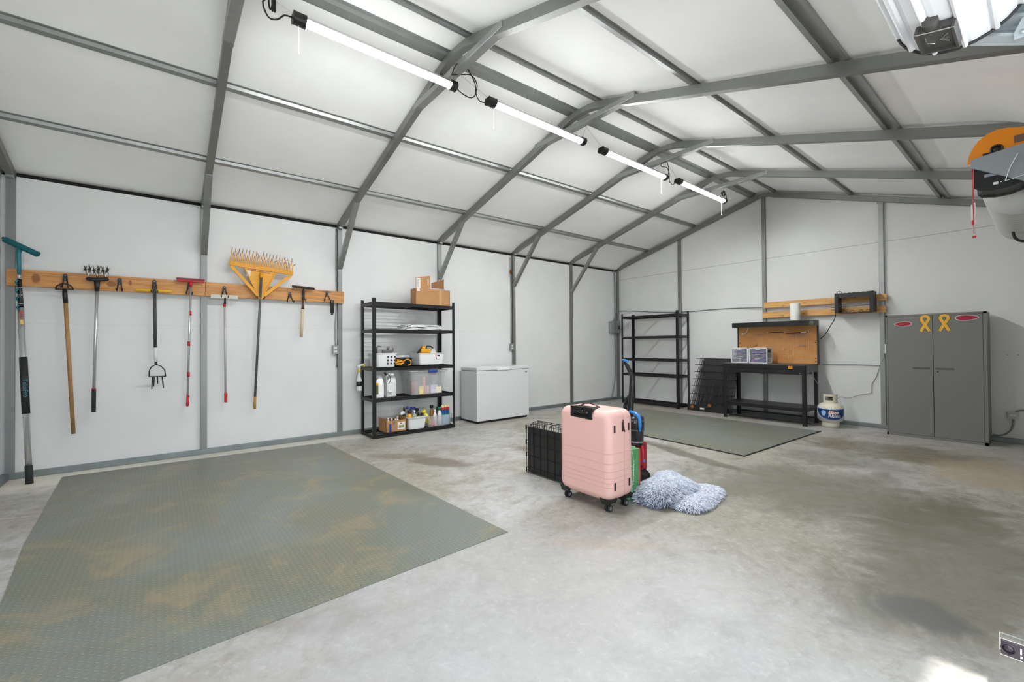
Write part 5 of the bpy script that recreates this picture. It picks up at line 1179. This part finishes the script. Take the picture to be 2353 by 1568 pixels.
for q in range(3): w_.tube([bp(.28+.16*cos(a), .055+.03*q*.6+.022*sin(a)) for a in [2*pi*m/8 for m in range(8)]], .0014, 5, closed=True)
w_.build('white_print', WHTP, t)

# ================================================================ SHAGGY RUG
random.seed(11)
def lobe(x, y, cx, cy, ang, a, b, h, p=3.2):
    u = (x-cx)*cos(ang)+(y-cy)*sin(ang); v = -(x-cx)*sin(ang)+(y-cy)*cos(ang)
    r = (abs(u/a)**p+abs(v/b)**p)
    return h*max(0, 1-r)**.42 if r < 1 else 0
def rugh(x, y):
    h1 = lobe(x, y, 4.10, 4.205, -.02, .165, .275, .135+.012*sin(9*x+5*y)); h2 = lobe(x, y, 4.285, 4.345, .17, .115, .315, .058+.008*sin(11*y))
    h3 = lobe(x, y, 4.03, 4.33, .3, .09, .11, .155)
    return max(h1, h2, h3)
t = T('shaggy_rug', 'folded fluffy blue-grey shaggy bath rug on the floor beside the suitcase', 'rug', (4.15, 4.25, 0))
N = 44; bx0, bx1, by0, by1 = 3.88, 4.44, 3.90, 4.70
b = MB(); vs = []
for i in range(N+1):
    for j in range(N+1): x = bx0+(bx1-bx0)*i/N; y = by0+(by1-by0)*j/N; vs.append((x, y, max(.003, rugh(x, y)-.012)))
b.add(vs, [(i*(N+1)+j, (i+1)*(N+1)+j, (i+1)*(N+1)+j+1, i*(N+1)+j+1) for i in range(N) for j in range(N) if max(vs[i*(N+1)+j][2], vs[(i+1)*(N+1)+j+1][2]) > .004], True)
b.build('backing', mat('rug_backing', (120, 130, 152), .9), t)
pm, pn = newmat('rug_pile', .85); oi = pn.n('ShaderNodeAttribute'); oi.attribute_name = 'tone'
pn.put(pn.b.inputs['Base Color'], pn.mix(oi.outputs['Fac'], srgb(236, 238, 244), srgb(170, 180, 202))); pm = MC['rug_pile']
p_ = MB(); tones = []
cnt = 0
while cnt < 9500:
    x, y = random.uniform(bx0, bx1), random.uniform(by0, by1); z = rugh(x, y)
    if z <= .006: continue
    e_ = .012; gx = (rugh(x+e_, y)-rugh(x-e_, y))/(2*e_); gy = (rugh(x, y+e_)-rugh(x, y-e_))/(2*e_)
    g_ = Vector((-gx, -gy, 0)); gl = min(g_.length, 2.2)
    if g_.length > 1e-6: g_ = g_.normalized()*gl
    d0 = (Vector((0, 0, 1))+g_*.55+Vector((random.uniform(-.7, .7), random.uniform(-.7, .7), 0))*.65).normalized()
    L = random.uniform(.030, .055); r = random.uniform(.0021, .0033)
    p0 = Vector((x, y, z-.012)); p1 = p0+d0*L*.5; d1 = (d0+g_*.45+Vector((random.uniform(-.5, .5), random.uniform(-.5, .5), -1.1))).normalized(); p2 = p1+d1*L*.55
    if p2.z < .003: p2.z = .003+random.random()*.004
    if p1.z < .004: p1.z = .006
    nv = len(p_.v); p_.tube([p0, p1, p2], [r, r*1.05, r*.45], 4, caps=False); tones += [random.random()**1.3]*(len(p_.v)-nv); cnt += 1
for i in range(len(p_.sm)): p_.sm[i] = True
o = p_.build('pile', pm, t, kind='stuff'); at_ = o.data.attributes.new('tone', 'FLOAT', 'POINT'); at_.data.foreach_set('value', tones)

# ================================================================ ROLLED DOOR, OPENER AND SENSOR (right side)
DX, DZ, DR = 5.808, 2.50, .180
t = T('rolled_garage_door', 'white roll-up garage door wound up overhead at the top right', 'garage door', (DX, 3.45, DZ))
prof = []; NS = 14
for k in range(NS):
    a0_ = 2*pi*k/NS
    for (f, rr) in ((0, DR), (.42, DR), (.50, DR-.004), (.54, DR+.010), (.62, DR+.014), (.70, DR+.010), (.74, DR-.004), (.82, DR)): a = a0_+2*pi*f/NS; prof.append((DX+rr*cos(a), DZ+rr*sin(a)))
MB().prism(prof, 'y', -.05, 3.445).build('curtain_roll', mat('white_curtain', (226, 228, 232), .3), t)
ed = []; 
for k in range(100): a = 2*pi*k/48; rr = DR+.010-.03*k/100; ed.append((DX+rr*cos(a+2.4), 3.447+.002*(k % 2), DZ+rr*sin(a+2.4)))
MB().tube(ed, .0055, 6).build('edge_rope', mat('black_edge_rope', (26, 27, 29), .6, 0, .9, 260), t)
MB().cyl((DX, 3.38, DZ), (DX, 3.60, DZ), .02, 12).build('axle', GALVD, t)
# bottom-bar stop clipped on the roll
aa = radians(257); dr_ = Vector((cos(aa), 0, sin(aa))); tg = Vector((-sin(aa), 0, cos(aa)))
cen = Vector((DX, 3.285, DZ))+dr_*(DR+.010)
g = MB(); g.M = Matrix.Translation(cen)@Matrix(((tg.x, 0, dr_.x), (0, 1, 0), (tg.z, 0, dr_.z))).to_4x4()
g.box((-.052, -.075, -.008), (.052, .075, .014)); g.box((-.052, -.08, .0), (-.044, .08, .026)); g.box((.044, -.08, .0), (.052, .08, .026)); g.box((-.05, .070, 0), (.05, .078, .028)); g.cyl((-.01, -.075, .0), (-.01, -.115, .0), .022, 10)
g.cur = 1; g.tube([(-.03, -.03, .016), (-.03, .02, .016), (-.01, .03, .016)], .002, 5); g.tube([(.03, -.03, .016), (.005, .01, .016), (.03, .03, .016)], .002, 5); g.tube([(-.052, -.078, .024), (.052, -.078, .024)], .0025, 5); g.M = None
g.build('door_stop', [mat('smoke_grey_plastic', (70, 68, 66), .35), CHR], t, bevel=.003)
# ribbed end bracket
t = T('door_bracket', 'ribbed galvanised bracket beside the end of the rolled door, top right', 'bracket', (5.9, 3.52, 2.4))
BR = mat('blue_grey_galvanised', (182, 190, 194), .4, .4, .08, 8)
def brp(u, v): return (5.80+.20*u, 3.50, 2.345-.105*u+.46*v)     # slanted plate coordinates
g = MB()
vs = []; M_ = 40
for k in range(M_+1): v = k/M_; off = .028*(1 if (k % 6) in (2, 3) else (0.5 if (k % 6) in (1, 4) else 0)); vs += [(brp(-.1, v)[0], 3.50-off, brp(-.1, v)[2]), (brp(1.2, v)[0], 3.50-off, brp(1.2, v)[2])]
g.add(vs, [(2*k, 2*k+1, 2*k+3, 2*k+2) for k in range(M_)]); o = g.build('ribbed_plate', BR, t); sm = o.modifiers.new('solid', 'SOLIDIFY'); sm.thickness = .003
MB().box((5.935, 3.46, 2.275), (6.0, 3.47, 2.30)).prism([(5.935, 2.30), (5.955, 2.345), (5.99, 2.345), (5.99, 2.28)], 'y', 3.462, 3.466).cyl((5.955, 3.462, 2.295), (5.955, 3.454, 2.295), .007, 8).build('flange', BR, t)
# door 2 drum and opener
t = T('door_drum', 'ribbed grey-white drum of the second roll-up door, behind the opener', 'garage door', (5.905, 5.3, 2.175))
pr = []; y = 5.275; k = 0
while y < 6.42: pr += [(.168, y), (.168, y+.050), (.161, y+.055), (.161, y+.063)]; y += .068
MB().lathe([(.02, 5.27)]+pr+[(.02, 6.47)], (5.905, 0, 2.175), 40, 'y').build('drum', mat('drum_grey_white', (196, 197, 194), .42, .2), t)
t = T('door_opener', 'orange and black garage door opener on a grey plate at the right edge', 'door opener', (5.85, 5.0, 2.3))
sh_ = [(5.708, 2.318), (5.712, 2.350), (5.728, 2.392), (5.752, 2.430), (5.785, 2.456), (5.82, 2.466), (5.86, 2.462), (5.90, 2.448), (5.95, 2.442), (6.03, 2.445), (6.03, 2.34), (5.90, 2.345)]
MB().prism(sh_, 'y', 5.0, 5.26).build('motor_cover', ORG, t, bevel=.012)
MB().box((5.885, 4.995, 2.375), (6.02, 5.001, 2.415)).build('nameplate', mat('brown_plate', (110, 84, 74), .5), t)
MB().tube([(5.817+.024*cos(a), 4.999, 2.362+.024*sin(a)) for a in [2*pi*q/18 for q in range(18)]], .005, 6, closed=True).cyl((5.817, 5.0, 2.362), (5.817, 4.998, 2.362), .022, 16).box((5.76, 4.997, 2.335), (5.865, 5.0, 2.352)).build('shaft_port', BLKP, t)
MB().prism([(5.710, 2.325), (5.905, 2.352), (6.03, 2.36), (6.03, 2.09), (5.92, 2.137), (5.712, 2.276)], 'y', 4.975, 4.993).build('mount_plate', mat('blue_grey_plate', (150, 158, 162), .45, .35), t)
MB().prism([(5.728, 2.268), (5.732, 2.155), (5.748, 2.140), (5.80, 2.128), (5.86, 2.130), (5.915, 2.148), (5.92, 2.21)], 'y', 4.995, 5.20).build('control_box', BLKP, t, bevel=.01)
g = MB().box((5.765, 4.992, 2.205), (5.85, 4.995, 2.222)); g.cur = 1; g.box((5.80, 4.991, 2.150), (5.822, 4.994, 2.165)).box((5.83, 4.991, 2.158), (5.836, 4.994, 2.163)); g.build('label', [mat('grey_label', (150, 156, 170), .5), WHTP], t)
MB().tube([(5.85, 4.97, 2.155), (5.87, 4.97, 2.23), (5.90, 4.97, 2.30)], .0025, 6).tube([(5.85, 4.97, 2.155), (5.93, 4.97, 2.17)], .002, 6).build('white_wire', WHTP, t)
t = T('release_cord', 'red emergency release cord with tag hanging at the right edge', 'cord', (5.723, 4.94, 2.25))
for dx in (-.003, .003): MB().cyl((5.724+dx, 4.93, 2.255), (5.722+dx*.5, 4.93, 2.07), .0022, 6).build('cord', RED, t)
MB().cyl((5.722, 4.93, 2.08), (5.724, 4.93, 1.86), .0022, 6).build('cord', RED, t)
MB().box((5.712, 4.932, 1.93), (5.718, 4.934, 2.04)).box((5.724, 4.932, 1.925), (5.731, 4.934, 2.05)).build('tag', PAPER, t)
MB().box((5.714, 4.925, 1.915), (5.724, 4.935, 1.945)).box((5.716, 4.925, 1.838), (5.733, 4.935, 1.850)).build('pull_tab', RED, t, bevel=.002)
cable('power_cord', 'black cord looping below the second door drum at the right edge', 'cord', [(5.98, 6.0, 2.35), (5.90, 6.0, 2.23), (5.865, 6.0, 2.16), (5.845, 6.0, 2.04), (5.85, 6.0, 1.98), (5.88, 6.0, 1.945), (5.93, 6.0, 1.94), (5.99, 6.0, 1.96)], .009, BLKR, 5)
MB().bar((5.84, 6.0, 2.20), (5.905, 6.0, 2.255), .02, .018).build('cord_plug', WHTP, label='white plug on the black cord at the right edge', cat='plug')
# photo-eye sensor near the floor
t = T('safety_sensor', 'garage door photo-eye sensor on a metal bracket at the lower right edge', 'sensor', (5.94, 3.40, .14))
MB().box((5.880, 3.40, .170), (6.04, 3.44, .173)).box((5.880, 3.40, .114), (6.04, 3.44, .117)).box((5.876, 3.438, .112), (6.04, 3.442, .175)).build('bracket', CHR, t)
MB().box((5.882, 3.398, .118), (6.0, 3.436, .169)).build('housing', mat('plum_black', (62, 54, 62), .35), t, bevel=.003)
MB().tube([(5.899+.016*cos(a), 3.397, .143+.018*sin(a)) for a in [2*pi*q/18 for q in range(18)]], .002, 6, closed=True).cyl((5.899, 3.398, .143), (5.899, 3.3965, .143), .014, 16).build('lens', mat('plum_black2', (48, 42, 50), .12), t)
g = MB(); 
g.box((5.926, 3.3975, .125), (5.931, 3.3978, .133)).box((5.926, 3.3975, .137), (5.930, 3.3978, .158)).box((5.937, 3.3975, .150), (5.943, 3.3978, .156)); g.cur = 1; g.box((5.934, 3.3975, .130), (5.936, 3.3978, .158)); g.build('print', [WHTP, RED], t)
cable('sensor_wire', 'thin grey wire rising from the door sensor at the lower right edge', 'wire', [(5.965, 3.43, .17), (5.944, 3.43, .22), (5.942, 3.43, .30), (5.945, 3.43, .38), (5.96, 3.43, .46), (6.02, 3.43, .52)], .003, GALV2, 5)
